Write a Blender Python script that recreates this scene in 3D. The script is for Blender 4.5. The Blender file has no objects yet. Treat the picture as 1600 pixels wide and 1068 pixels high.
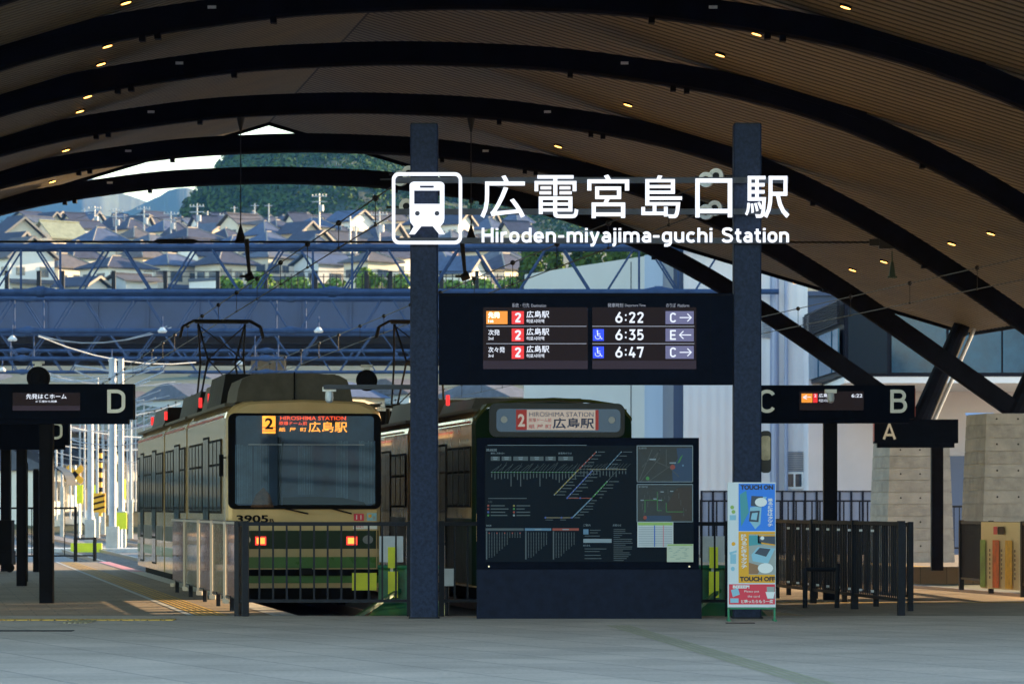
import bpy, math, random
from mathutils import Vector, Matrix
random.seed(7)
R = math.radians
sc = bpy.context.scene
COL = sc.collection
# ------------------------------------------------------------------ camera, world, sun
E = 1.4                      # eye height
F = 6000.0                   # focal length in photo pixels (1600 wide)
HOR = 793.0
cam = bpy.data.cameras.new('camera'); camo = bpy.data.objects.new('camera', cam); COL.objects.link(camo)
camo.location = (0, 0, E); camo.rotation_euler = (R(90), 0, 0)
cam.sensor_width = 36; cam.lens = 36*F/1600; cam.shift_y = (HOR-534)/1600
cam.clip_start = 1; cam.clip_end = 20000
cam.dof.use_dof = True; cam.dof.focus_distance = 49; cam.dof.aperture_fstop = 6.3
sc.camera = camo
SUN_AZ = R(60)               # to the right of the view direction (clockwise from +Y)
SUN_EL = R(8)
w = bpy.data.worlds.new("World"); sc.world = w; w.use_nodes = True
nt = w.node_tree; bg = nt.nodes['Background']
sky = nt.nodes.new('ShaderNodeTexSky'); sky.sky_type = 'NISHITA'; sky.sun_disc = False
sky.sun_elevation = SUN_EL; sky.sun_rotation = SUN_AZ; sky.air_density = 1.2; sky.dust_density = 0.4; sky.ozone_density = 2.0
nt.links.new(sky.outputs[0], bg.inputs[0]); bg.inputs[1].default_value = 0.15
sl = bpy.data.lights.new('sun', 'SUN'); sl.energy = 5.0; sl.angle = R(.5); sl.color = (1, .70, .38)
so = bpy.data.objects.new('sun', sl); COL.objects.link(so)
sd = Vector((math.sin(SUN_AZ)*math.cos(SUN_EL), math.cos(SUN_AZ)*math.cos(SUN_EL), math.sin(SUN_EL)))
so.rotation_euler = sd.to_track_quat('Z', 'Y').to_euler(); so.location = (40, 60, 40)
sc.view_settings.view_transform = 'Standard'; sc.view_settings.look = 'None'
sc.view_settings.gamma = 1; sc.view_settings.exposure = 2.45
# ------------------------------------------------------------------ helpers
TK = 0.154                   # lateral drift of the tracks per metre of depth
TROT = math.atan(TK)
def AX(a, Y): return a - TK*(Y-50)
def P(px, py, d): return ((px-800)*d/F, d, E+(HOR-py)*d/F)
def GD(py, z=0.0): return F*(E-z)/(py-HOR)
def G(px, py, z=0.0):
    d = GD(py, z); return ((px-800)*d/F, d, z)
def mat(name, col, rough=.6, metal=0, noise=0, scale=4, bump=0, spec=.5, coat=0, emis=None, estr=0, col2=None, kind='noise', bscale=None, alpha=1, trans=0):
    m = bpy.data.materials.new(name); m.use_nodes = True; t = m.node_tree; b = t.nodes['Principled BSDF']
    b.inputs['Base Color'].default_value = (*col, 1); b.inputs['Roughness'].default_value = rough
    b.inputs['Metallic'].default_value = metal; b.inputs['Specular IOR Level'].default_value = spec
    b.inputs['Coat Weight'].default_value = coat; b.inputs['Alpha'].default_value = alpha
    b.inputs['Transmission Weight'].default_value = trans
    if emis: b.inputs['Emission Color'].default_value = (*emis, 1); b.inputs['Emission Strength'].default_value = estr
    if noise or col2:
        tc = t.nodes.new('ShaderNodeTexCoord'); n = t.nodes.new('ShaderNodeTexNoise'); n.inputs['Scale'].default_value = scale; n.inputs['Detail'].default_value = 6
        n.inputs['Roughness'].default_value = .65
        t.links.new(tc.outputs['Object'], n.inputs['Vector'])
        r = t.nodes.new('ShaderNodeValToRGB'); r.color_ramp.elements[0].position = .35; r.color_ramp.elements[1].position = .68
        c2 = col2 or tuple(min(1, c*(1+noise)) for c in col); c1 = col if col2 else tuple(c*(1-noise) for c in col)
        r.color_ramp.elements[0].color = (*c1, 1); r.color_ramp.elements[1].color = (*c2, 1)
        t.links.new(n.outputs['Fac'], r.inputs['Fac']); t.links.new(r.outputs['Color'], b.inputs['Base Color'])
        mr = t.nodes.new('ShaderNodeMapRange'); mr.inputs['To Min'].default_value = max(.02, rough-.12); mr.inputs['To Max'].default_value = min(1, rough+.12)
        t.links.new(n.outputs['Fac'], mr.inputs['Value']); t.links.new(mr.outputs['Result'], b.inputs['Roughness'])
        if bump:
            bp = t.nodes.new('ShaderNodeBump'); bp.inputs['Strength'].default_value = bump; bp.inputs['Distance'].default_value = .02
            t.links.new(n.outputs['Fac'], bp.inputs['Height']); t.links.new(bp.outputs['Normal'], b.inputs['Normal'])
    return m
def emat(name, col, s=1.0):
    s *= .31
    return mat(name, (.02, .02, .02), .5, emis=col, estr=s)
class MB:
    def __init__(s): s.v = []; s.f = []; s.mi = []; s.mats = []; s.cur = 0; s.xf = None; s.smooth = []; s.sm = False
    def use(s, m):
        if m not in s.mats: s.mats.append(m)
        s.cur = s.mats.index(m); return s
    def add(s, vs, fs):
        o = len(s.v)
        if s.xf is not None: vs = [tuple(s.xf @ Vector(p)) for p in vs]
        s.v += [tuple(p) for p in vs]; s.f += [tuple(i+o for i in f) for f in fs]; s.mi += [s.cur]*len(fs); s.smooth += [s.sm]*len(fs); return s
    def box(s, x0, x1, y0, y1, z0, z1):
        v = [(x, y, z) for z in (z0, z1) for y in (y0, y1) for x in (x0, x1)]
        return s.add(v, [(0, 2, 3, 1), (4, 5, 7, 6), (0, 1, 5, 4), (2, 6, 7, 3), (0, 4, 6, 2), (1, 3, 7, 5)])
    def hexa(s, b, t):       # bottom quad, top quad (ccw from above)
        return s.add(list(b)+list(t), [(3, 2, 1, 0), (4, 5, 6, 7), (0, 1, 5, 4), (1, 2, 6, 5), (2, 3, 7, 6), (3, 0, 4, 7)])
    def quad(s, a, b, c, d): return s.add([a, b, c, d], [(0, 1, 2, 3)])
    def beam(s, p, q, wd, h, up=(0, 0, 1)):
        p = Vector(p); q = Vector(q); d = (q-p).normalized(); u = Vector(up); r = d.cross(u)
        if r.length < 1e-4: r = d.cross(Vector((0, 1, 0)))
        r.normalize(); u = r.cross(d)
        c = [r*(-wd/2)-u*(h/2), r*(wd/2)-u*(h/2), r*(wd/2)+u*(h/2), r*(-wd/2)+u*(h/2)]
        return s.add([tuple(p+k) for k in c]+[tuple(q+k) for k in c], [(0, 1, 2, 3), (7, 6, 5, 4), (0, 4, 5, 1), (1, 5, 6, 2), (2, 6, 7, 3), (3, 7, 4, 0)])
    def tube(s, p, q, r, n=10, r2=None):
        p = Vector(p); q = Vector(q); d = (q-p).normalized(); a = d.cross(Vector((0, 0, 1)))
        if a.length < 1e-4: a = Vector((1, 0, 0))
        a.normalize(); b = d.cross(a); r2 = r if r2 is None else r2
        v = []
        for i in range(n):
            t = 2*math.pi*i/n; k = a*math.cos(t)+b*math.sin(t)
            v.append(tuple(p+k*r)); v.append(tuple(q+k*r2))
        f = [(2*i, 2*i+1, 2*((i+1) % n)+1, 2*((i+1) % n)) for i in range(n)]
        f += [tuple(2*i for i in range(n)), tuple(2*i+1 for i in reversed(range(n)))]
        return s.add(v, f)
    def path(s, pts, r, n=6):
        for a, b in zip(pts, pts[1:]): s.tube(a, b, r, n)
        return s
    def prism(s, pts, y0, y1):   # pts in xz, ccw as seen from -y
        n = len(pts); v = [(x, y0, z) for x, z in pts]+[(x, y1, z) for x, z in pts]
        return s.add(v, [tuple(range(n)), tuple(reversed(range(n, 2*n)))]+[(i, i+n, (i+1) % n+n, (i+1) % n) for i in range(n)])
    def extr(s, pts, z0, z1):    # pts in xy, ccw from above
        n = len(pts); v = [(x, y, z0) for x, y in pts]+[(x, y, z1) for x, y in pts]
        return s.add(v, [tuple(reversed(range(n))), tuple(range(n, 2*n))]+[(i, (i+1) % n, (i+1) % n+n, i+n) for i in range(n)])
    def disc(s, c, r, y0, y1, n=24, r0=0):
        if r0 == 0: return s.prism([(c[0]+r*math.cos(2*math.pi*i/n), c[1]+r*math.sin(2*math.pi*i/n)) for i in range(n)], y0, y1)
        v = []
        for i in range(n):
            t = 2*math.pi*i/n; k, l = math.cos(t), math.sin(t)
            v += [(c[0]+r*k, y0, c[1]+r*l), (c[0]+r0*k, y0, c[1]+r0*l), (c[0]+r*k, y1, c[1]+r*l), (c[0]+r0*k, y1, c[1]+r0*l)]
        f = []
        for i in range(n):
            a = 4*i; b = 4*((i+1) % n)
            f += [(a, a+1, b+1, b), (a, b, b+2, a+2), (a+1, a+3, b+3, b+1), (a+2, b+2, b+3, a+3)]
        return s.add(v, f)
    def sphere(s, c, r, n=10, m=6, sc_=(1, 1, 1)):
        v = [(c[0], c[1], c[2]+r*sc_[2])]
        for j in range(1, m):
            for i in range(n):
                t = 2*math.pi*i/n; ph = math.pi*j/m
                v.append((c[0]+r*sc_[0]*math.sin(ph)*math.cos(t), c[1]+r*sc_[1]*math.sin(ph)*math.sin(t), c[2]+r*sc_[2]*math.cos(ph)))
        v.append((c[0], c[1], c[2]-r*sc_[2])); L = len(v)-1; f = []
        for i in range(n): f.append((0, 1+i, 1+(i+1) % n))
        for j in range(m-2):
            for i in range(n): a = 1+j*n+i; b = 1+j*n+(i+1) % n; f.append((a, a+n, b+n, b))
        for i in range(n): f.append((L, 1+(m-2)*n+(i+1) % n, 1+(m-2)*n+i))
        return s.add(v, f)
    def text(s, body, x0, x1, z0, z1, y, off=0.0, ext=0.0, keep=False):
        """flat lettering facing -Y; fitted to the given box"""
        vs, fs = glyphs(body, off, ext > 0)
        ax = [p[0] for p in vs]; ay = [p[1] for p in vs]; a0, a1, b0, b1 = min(ax), max(ax), min(ay), max(ay)
        sx = (x1-x0)/(a1-a0); sz = (z1-z0)/max(1e-6, (b1-b0))
        if keep: sx = sz = min(sx, sz)
        return s.add([(x0+(p[0]-a0)*sx, y-(p[2]*ext*2 if ext else 0), z0+(p[1]-b0)*sz) for p in vs], fs)
    def build(s, name, m=None, parent=None, world=True):
        me = bpy.data.meshes.new(name); v = s.v
        if parent is not None and world:
            l = parent.location.copy(); q_ = parent.parent
            while q_ is not None: l = l+q_.location; q_ = q_.parent
            v = [(a-l[0], b-l[1], c-l[2]) for a, b, c in v]
        me.from_pydata(v, [], s.f); ms = s.mats if s.mats else [m]
        for k in ms: me.materials.append(k)
        if s.mats: me.polygons.foreach_set('material_index', s.mi)
        if any(s.smooth): me.polygons.foreach_set('use_smooth', s.smooth)
        me.update(); o = bpy.data.objects.new(name, me); COL.objects.link(o)
        if parent is not None: o.parent = parent
        return o
_gl = {}
def glyphs(body, off, ext):
    k = (body, off, ext)
    if k in _gl: return _gl[k]
    cu = bpy.data.curves.new('lettering', 'FONT'); cu.body = body; cu.size = 1; cu.offset = off; cu.resolution_u = 3
    if ext: cu.extrude = .5
    o = bpy.data.objects.new('lettering', cu); COL.objects.link(o)
    dg = bpy.context.evaluated_depsgraph_get(); me = o.evaluated_get(dg).to_mesh()
    vs = [tuple(v.co) for v in me.vertices]; fs = [tuple(p.vertices) for p in me.polygons]
    bpy.data.objects.remove(o); bpy.data.curves.remove(cu)
    _gl[k] = (vs, fs); return _gl[k]
def tag(o, label, cat, group=None, kind=None):
    if label: o['label'] = label
    if cat: o['category'] = cat
    if group: o['group'] = group
    if kind: o['kind'] = kind
    return o
def thing(name, label, cat, loc=(0, 0, 0), rz=0, group=None):
    o = bpy.data.objects.new(name, None); COL.objects.link(o); o.location = loc; o.rotation_euler = (0, 0, rz)
    o.empty_display_size = .3
    return tag(o, label, cat, group)
def struct(o): o['kind'] = 'structure'; return o
def kids(o): return [c for c in list(bpy.data.objects) if c.parent == o]
def copy_tree(o, parent=None):
    c = o.copy(); COL.objects.link(c); c.parent = parent
    for ch in kids(o): copy_tree(ch, c)
    return c
# ------------------------------------------------------------------ materials
M = {}
M['pave'] = None
def paving(name, c1, c2, bw, bh, mortar, rough=.75, rot=0, msize=.008, nscale=60):
    m = bpy.data.materials.new(name); m.use_nodes = True; t = m.node_tree; b = t.nodes['Principled BSDF']
    tc = t.nodes.new('ShaderNodeTexCoord'); mp = t.nodes.new('ShaderNodeMapping'); mp.inputs['Rotation'].default_value[2] = rot
    t.links.new(tc.outputs['Object'], mp.inputs['Vector'])
    br = t.nodes.new('ShaderNodeTexBrick'); br.inputs['Color1'].default_value = (*c1, 1); br.inputs['Color2'].default_value = (*c2, 1)
    br.inputs['Mortar'].default_value = (*mortar, 1); br.inputs['Scale'].default_value = 1; br.inputs['Mortar Size'].default_value = msize
    br.inputs['Brick Width'].default_value = bw; br.inputs['Row Height'].default_value = bh
    t.links.new(mp.outputs[0], br.inputs['Vector'])
    n = t.nodes.new('ShaderNodeTexNoise'); n.inputs['Scale'].default_value = nscale; n.inputs['Detail'].default_value = 4
    t.links.new(tc.outputs['Object'], n.inputs['Vector'])
    n2 = t.nodes.new('ShaderNodeTexNoise'); n2.inputs['Scale'].default_value = .7; n2.inputs['Detail'].default_value = 5
    t.links.new(tc.outputs['Object'], n2.inputs['Vector'])
    ad = t.nodes.new('ShaderNodeMath'); ad.operation = 'ADD'; t.links.new(n.outputs['Fac'], ad.inputs[0]); t.links.new(n2.outputs['Fac'], ad.inputs[1])
    mr = t.nodes.new('ShaderNodeMapRange'); mr.inputs['From Min'].default_value = .6; mr.inputs['From Max'].default_value = 1.4
    mr.inputs['To Min'].default_value = .66; mr.inputs['To Max'].default_value = 1.26
    t.links.new(ad.outputs[0], mr.inputs['Value'])
    mx = t.nodes.new('ShaderNodeVectorMath'); mx.operation = 'SCALE'
    t.links.new(br.outputs['Color'], mx.inputs[0]); t.links.new(mr.outputs[0], mx.inputs['Scale'])
    t.links.new(mx.outputs[0], b.inputs['Base Color']); b.inputs['Roughness'].default_value = rough
    bp = t.nodes.new('ShaderNodeBump'); bp.inputs['Strength'].default_value = .25; bp.inputs['Distance'].default_value = .01
    t.links.new(ad.outputs[0], bp.inputs['Height']); t.links.new(bp.outputs[0], b.inputs['Normal'])
    return m
M['pave'] = paving('pale_paving_blocks', (.53, .405, .31), (.46, .355, .275), 1.2, .9, (.26, .21, .175), rot=R(70), msize=.013, nscale=22)
M['plat'] = paving('platform_paving', (.30, .225, .16), (.25, .19, .135), .6, .6, (.10, .09, .08), rot=-TROT)
M['tact'] = paving('tactile_paving', (.66, .40, .07), (.58, .35, .06), .3, .3, (.2, .14, .05), rot=-TROT, nscale=30)
M['tact_dim'] = mat('worn_tactile_paving', (.42, .36, .22), .8, noise=.2, scale=30)
M['edge'] = mat('platform_edge_stone', (.5, .49, .47), .7, noise=.15, scale=6)
M['pink'] = mat('pink_edge_paint', (.62, .2, .25), .6, noise=.15, scale=8)
M['ballast'] = mat('track_ballast', (.10, .095, .10), .9, scale=9, bump=1, col2=(.26, .24, .23))
M['soil'] = mat('ground_soil', (.05, .07, .035), .9, scale=.3, bump=.3, col2=(.13, .13, .09))
M['steel'] = mat('painted_blue_grey_steel', (.019, .028, .058), .55, 0, noise=.34, scale=22, bump=.15, spec=.12)
M['black'] = mat('black_painted_steel', (.006, .006, .009), .6, 0, noise=.3, scale=5, spec=.06)
M['darkb'] = mat('dark_bronze_steel', (.022, .020, .019), .5, .2, noise=.3, scale=3)
M['rail'] = mat('dark_fence_steel', (.012, .014, .021), .5, 0, noise=.2, scale=8, spec=.15)
M['galv'] = mat('blue_painted_truss_steel', (.038, .068, .15), .75, 0, spec=.08, noise=.2, scale=2)
M['galvl'] = mat('galvanised_steel', (.40, .44, .50), .45, .4, noise=.15, scale=2)
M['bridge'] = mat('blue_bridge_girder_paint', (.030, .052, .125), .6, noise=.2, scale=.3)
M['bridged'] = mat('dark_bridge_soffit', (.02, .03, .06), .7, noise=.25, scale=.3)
M['board'] = mat('dark_sign_cabinet', (.004, .006, .013), .7, noise=.2, scale=6, spec=.04)
M['screen'] = mat('screen_dark_glass', (.006, .005, .008), .3, spec=.06, emis=(.10, .06, .08), estr=.018)
M['screen2'] = mat('screen_lower_band', (.010, .009, .016), .3, spec=.06, emis=(.16, .12, .18), estr=.03)
M['white_e'] = emat('white_backlit_letters', (.85, .9, 1.0), .80)
M['white_d'] = emat('white_display_text', (.80, .86, 1.0), .66)
M['white_s'] = emat('dim_display_text', (.5, .55, .7), .35)
M['red_e'] = emat('red_display_square', (1, .02, .03), .52)
M['org_e'] = emat('orange_display_square', (1, .34, .03), .58)
M['blue_e'] = emat('blue_display_square', (.01, .05, .9), .8)
M['lav_e'] = emat('lavender_display_square', (.18, .18, .38), .42)
M['led'] = emat('amber_led', (1, .35, .03), 1.5)
M['ledr'] = emat('red_led', (1, .09, .02), 1.1)
M['white'] = mat('white_paint', (.78, .79, .80), .45)
M['sign_white'] = mat('white_sign_letter', (.82, .83, .82), .5)
M['red'] = mat('red_paint', (.5, .03, .03), .4)
M['yellow'] = mat('fluorescent_yellow_paint', (.72, .74, .02), .5, noise=.08, scale=4)
M['conc'] = mat('board_marked_concrete', (.30, .31, .30), .85, scale=2.2, bump=.5, col2=(.44, .44, .42))
M['cream'] = mat('cream_tram_paint', (.60, .44, .23), .16, spec=.5, noise=.06, scale=2, coat=.4)
M['green_d'] = mat('dark_green_tram_paint', (.006, .026, .009), .35, noise=.1, scale=2, spec=.25)
M['green_m'] = mat('mid_green_tram_paint', (.045, .17, .02), .3, noise=.1, scale=2, coat=.3)
M['glass_t'] = mat('tram_window_glass', (.008, .009, .012), .08, spec=.18)
M['glass_f'] = mat('windscreen_glass', (.022, .055, .11), .05, spec=.5, noise=.5, scale=1.3)
M['mastp'] = mat('pale_mast_paint', (.30, .34, .40), .5, noise=.15, scale=2)
M['shellg'] = mat('matt_dark_green_paint', (.005, .020, .006), .6, spec=.08)
M['rubber'] = mat('black_rubber', (.006, .006, .007), .8, spec=.1)
M['roofgrey'] = mat('roof_equipment_grey', (.10, .095, .085), .6, spec=.2, noise=.2, scale=4)
M['roofdark'] = mat('roof_equipment_dark', (.012, .012, .014), .6, spec=.15, noise=.2, scale=4)
M['gold'] = mat('polished_tram_trim', (.55, .42, .2), .25, .8)
M['glass_c'] = mat('clear_windscreen_glass', (.02, .05, .09), .04, spec=.9, alpha=.30)
M['chrome'] = mat('chrome', (.6, .6, .62), .2, .9)
M['headglass'] = mat('headlamp_glass', (.5, .52, .55), .12, .6)
M['amb'] = emat('orange_marker_lamp', (1, .20, .03), 2.2)
M['tail'] = emat('red_tail_lamp', (1, .03, .03), .9)
M['lamp'] = emat('warm_downlight', (1, .42, .08), 5)
M['wire'] = mat('catenary_wire', (.02, .02, .022), .5, .4)
M['insul'] = mat('white_ceramic', (.62, .64, .66), .3, noise=.1, scale=20)

# simple rounded-square lettering drawn as strokes (cap height 1, stroke .14)
def _arc(cx, cy, rx, ry, a0, a1, n=7): return [(cx+rx*math.cos(R(a0+(a1-a0)*i/n)), cy+ry*math.sin(R(a0+(a1-a0)*i/n))) for i in range(n+1)]
def _o(x0, x1, y0, y1): r = (x1-x0)/2; c = (x0+x1)/2; return _arc(c, y1-r, r, r, 0, 180, 12)+_arc(c, y0+r, r, r, 180, 360, 12)+[(x1, y1-r)]
def _arch(x0, x1, y0, yt): r = (x1-x0)/2; return _arc((x0+x1)/2, yt-r, r, r, 180, 0, 12)+[(x1, y0)]
SG = {
 'H': (.64, [[(.07, 0), (.07, 1)], [(.57, 0), (.57, 1)], [(.07, .5), (.57, .5)]]),
 'i': (.14, [[(.07, 0), (.07, .72)], [(.07, .84), (.07, .98)]]),
 'r': (.36, [[(.07, 0), (.07, .72)], _arc(.30, .42, .23, .23, 180, 78, 8)]),
 'o': (.54, [_o(.07, .47, .07, .65)]),
 'd': (.54, [_o(.07, .47, .07, .65), [(.47, 0), (.47, 1)]]),
 'e': (.54, [[(.07, .35), (.47, .35), (.47, .45)]+_arc(.27, .45, .2, .2, 0, 180, 10)+_arc(.27, .27, .2, .2, 180, 325, 10)]),
 'n': (.54, [[(.07, 0), (.07, .72)], _arch(.07, .47, 0, .65)]),
 'h': (.54, [[(.07, 0), (.07, 1)], _arch(.07, .47, 0, .65)]),
 'm': (.86, [[(.07, 0), (.07, .72)], _arch(.07, .43, 0, .65), _arch(.43, .79, 0, .65)]),
 'y': (.50, [[(.05, .72), (.25, .05)], [(.45, .72), (.22, -.06), (.16, -.18), (.03, -.2)]]),
 'a': (.50, [[(.43, 0), (.43, .46)]+_arc(.25, .46, .18, .19, 0, 145, 8), [(.43, .39), (.22, .39)]+_arc(.22, .23, .15, .16, 90, 270, 8)+[(.34, .08), (.43, .16)]]),
 'j': (.16, [[(.09, .72), (.09, -.08), (.05, -.18), (-.04, -.2)], [(.09, .84), (.09, .98)]]),
 'g': (.54, [_o(.07, .47, .07, .65), [(.47, .72), (.47, -.02), (.41, -.14), (.3, -.2), (.12, -.2)]]),
 'u': (.54, [[(.07, .72), (.07, .27)]+_arc(.27, .27, .2, .2, 180, 360, 10), [(.47, 0), (.47, .72)]]),
 'c': (.48, [_arc(.27, .45, .2, .2, 38, 180, 8)+_arc(.27, .27, .2, .2, 180, 322, 8)]),
 't': (.36, [[(.16, .93), (.16, .2), (.20, .1), (.28, .07), (.36, .07)], [(.0, .65), (.35, .65)]]),
 'S': (.62, [[(.55, .79), (.50, .89), (.40, .93), (.24, .93), (.12, .88), (.08, .76), (.11, .63), (.22, .56), (.40, .49), (.52, .41), (.56, .27), (.51, .13), (.39, .07), (.22, .07), (.11, .12), (.05, .22)]]),
 '2': (.54, [[(.07, .74), (.11, .87), (.21, .93), (.33, .93), (.43, .87), (.46, .74), (.42, .6), (.1, .09)], [(.04, .07), (.49, .07)]]),
 '3': (.54, [[(.05, .93), (.43, .93), (.25, .58), (.36, .56), (.45, .46), (.47, .31), (.43, .16), (.32, .07), (.2, .07), (.09, .13), (.06, .2)]]),
 '4': (.56, [[(.28, 1), (.07, .27), (.54, .27)], [(.38, .5), (.38, 0)]]),
 '5': (.54, [[(.45, .93), (.11, .93), (.1, .52), (.2, .59), (.32, .59), (.43, .5), (.47, .34), (.42, .16), (.3, .07), (.18, .07), (.06, .15)]]),
 '6': (.54, [_o(.07, .47, .07, .57), [(.36, 1), (.1, .45)]]),
 '7': (.52, [[(.03, .82), (.03, .93), (.44, .93), (.2, 0)]]),
 'A': (.66, [[(.06, 0), (.33, .96), (.60, 0)], [(.14, .27), (.52, .27)]]),
 'B': (.60, [[(.07, 0), (.07, 1)], [(.07, .93), (.34, .93)]+_arc(.34, .735, .17, .195, 90, -90, 10)+[(.07, .54)], [(.34, .54)]+_arc(.36, .305, .19, .235, 90, -90, 10)+[(.07, .07)]]),
 'C': (.60, [_arc(.31, .69, .24, .24, 20, 180, 10)+_arc(.31, .31, .24, .24, 180, 340, 10)]),
 'D': (.60, [[(.07, 0), (.07, 1)], [(.07, .93), (.30, .93)]+_arc(.30, .70, .25, .23, 90, 0, 8)+_arc(.30, .30, .25, .23, 0, -90, 8)+[(.07, .07)]]),
 'E': (.54, [[(.07, 0), (.07, 1)], [(.07, .93), (.52, .93)], [(.07, .5), (.47, .5)], [(.07, .07), (.52, .07)]]),
}
def strokes(b, word, x0, x1, z0, z1, y, w_=.14, gap=.10, ext=0):
    """word drawn between x0..x1, baseline z0, cap height z1-z0"""
    tot = sum(SG[c][0] for c in word)+gap*(len(word)-1); kx = (x1-x0)/tot; kz = z1-z0; cx = 0; q = 0
    for c in word:
        adv, st_ = SG[c]
        for pl in st_:
            pts = [Vector(((cx+px)*kx, py*kz)) for px, py in pl]; pp = [pts[0]]
            for p in pts[1:]:
                if (p-pp[-1]).length > 1e-5: pp.append(p)
            closed = (pp[0]-pp[-1]).length < 1e-4 and len(pp) > 3
            if closed: pp = pp[:-1]
            n = len(pp); hw = w_*(kx+kz)/4; L = []; Rr = []
            for i in range(n):
                if closed: a, c_ = pp[i-1], pp[(i+1) % n]
                else: a, c_ = pp[max(0, i-1)], pp[min(n-1, i+1)]
                d1 = (pp[i]-a).normalized() if (pp[i]-a).length > 0 else (c_-pp[i]).normalized(); d2 = (c_-pp[i]).normalized() if (c_-pp[i]).length > 0 else d1
                n1 = Vector((-d1.y, d1.x)); n2 = Vector((-d2.y, d2.x)); m_ = (n1+n2)
                m_ = m_.normalized() if m_.length > 1e-3 else n1; k_ = 1/max(.45, m_.dot(n1))
                L.append(pp[i]+m_*hw*k_); Rr.append(pp[i]-m_*hw*k_)
            yy = y-q*.0004; q += 1; vs = []
            for a_, b_ in zip(L, Rr): vs += [(x0+a_.x, yy, z0+a_.y), (x0+b_.x, yy, z0+b_.y)]
            m2 = len(vs)
            if ext: vs += [(p_[0], yy+ext, p_[2]) for p_ in vs]
            fs = []
            for i in range(n if closed else n-1):
                a_ = 2*i; c2 = 2*((i+1) % n); fs.append((a_+1, c2+1, c2, a_))
                if ext: fs += [(a_, c2, c2+m2, a_+m2), (a_+1, a_+1+m2, c2+1+m2, c2+1), (a_+m2, c2+m2, c2+1+m2, a_+1+m2)]
            if ext and not closed: fs += [(0, m2, m2+1, 1), (2*n-2, 2*n-1, m2+2*n-1, m2+2*n-2)]
            b.add(vs, fs)
        cx += adv+gap
# ------------------------------------------------------------------ ground and setting
HT = [(255, -.35), (300, 4.5), (360, 12.5), (440, 23.5), (520, 31.5), (600, 39), (725, 49.5), (780, 53), (1600, 60), (9999, 66)]
def H(x, y):
    if y <= 255: return -.35
    for (a, b_), (c, d) in zip(HT, HT[1:]):
        if y <= c: return b_+(d-b_)*(y-a)/(c-a)
    return 66
def make_ground():
    ys = [-60, 0, 40, 49.9, 60, 80, 100, 130, 170, 210, 255, 300, 360, 440, 520, 600, 725, 780, 900, 1200, 1600, 2500, 5000, 9000]
    xs = [-4000, -1500, -600, -300, -150, -80, -40, -20, 0, 20, 40, 80, 150, 300, 600, 1500, 4000]
    b = MB(); v = [(x, y, H(x, y) if y > 45 else -.45) for y in ys for x in xs]; n = len(xs)
    b.add(v, [(j*n+i, j*n+i+1, (j+1)*n+i+1, (j+1)*n+i) for j in range(len(ys)-1) for i in range(n-1)])
    struct(b.build('ground', M['soil']))
    b = MB()
    for (a0, a1, y0, y1) in ((-2.78, 3.85, 49.9, 100.05), (9.6, 15, 58, 88.5), (-30, -14, 49.9, 100.05)):
        z = -.34; b.quad((AX(a0, y0), y0, z), (AX(a1, y0), y0, z), (AX(a1, y1), y1, z), (AX(a0, y1), y1, z))
    b.quad((AX(-40, 100.1), 100.1, -.335), (AX(15, 100.1), 100.1, -.335), (AX(15, 254), 254, -.335), (AX(-40, 254), 254, -.335))
    struct(b.build('track_ballast', M['ballast']))
make_ground()
def slab(name, pts, z0, z1, m):
    b = MB(); b.extr(pts, z0, z1); return struct(b.build(name, m))
slab('pavement', [(-60, 18), (60, 18), (60, 49.9), (-60, 49.9)], -.4, 0, M['pave'])
def astrip(a0, a1, y0, y1): return [(AX(a0, y0), y0), (AX(a1, y0), y0), (AX(a1, y1), y1), (AX(a0, y1), y1)]
slab('platform', astrip(-14, -2.78, 49.901, 100), -.4, 0, M['plat'])
slab('platform', astrip(3.85, 9.6, 49.901, 96), -.4, 0, M['plat'])
slab('platform', astrip(15, 34, 88.6, 112), -.4, .04, M['plat'])
slab('platform', astrip(9.6, 34, 49.901, 58), -.4, 0, M['plat'])
def strip(name, a0, a1, y0, y1, z, m):
    b = MB(); b.quad((AX(a0, y0), y0, z), (AX(a1, y0), y0, z), (AX(a1, y1), y1, z), (AX(a0, y1), y1, z)); return struct(b.build(name, m))
strip('platform_edge_line', -3.12, -2.80, 49.95, 99.9, .004, M['edge'])
strip('platform_edge_line', -4.22, -4.14, 49.95, 99.9, .004, M['edge'])
strip('platform_edge_line', -3.10, -2.82, 84, 99.5, .008, M['pink'])
b = MB()
for k in range(5): a = -4.10+k*.085; b.quad((AX(a, 49.95), 49.95, .004), (AX(a+.05, 49.95), 49.95, .004), (AX(a+.05, 99), 99, .004), (AX(a, 99), 99, .004))
struct(b.build('tactile_strip', M['tact']))
# lateral tactile strips
b = MB()
for k in range(14):
    x = -6.5+k*.165
    b.box(x, x+.14, 47.75, 47.95, .0, .012); b.box(x, x+.14, 48.0, 48.2, .0, .012)
struct(b.build('tactile_strip', M['tact']))
b = MB()
for k in range(5): b.box(-5.45+k*.065, -5.42+k*.065, 46.6, 47.7, 0, .012)
struct(b.build('tactile_strip', M['tact_dim']))
b = MB()
for k in range(4):
    o = k*.075
    b.quad((1.12+o, 45.8, .004), (1.165+o, 45.8, .004), (2.55+o, 28, .004), (2.505+o, 28, .004))
struct(b.build('tactile_strip', M['tact_dim']))
strip('tactile_strip', 4.6, 30, 56.6, 56.95, .004, M['tact'])
strip('tactile_strip', 15.3, 15.7, 88.8, 111, .044, M['tact'])
b = MB(); b.box(-5.9, -5.0, 43.6, 43.9, 0, .006); b.box(2.6, 2.95, 46.6, 46.8, 0, .006)
tag(b.build('drain_cover', M['black']), 'flat black drain cover set in the pale paving', 'drain cover')
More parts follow.
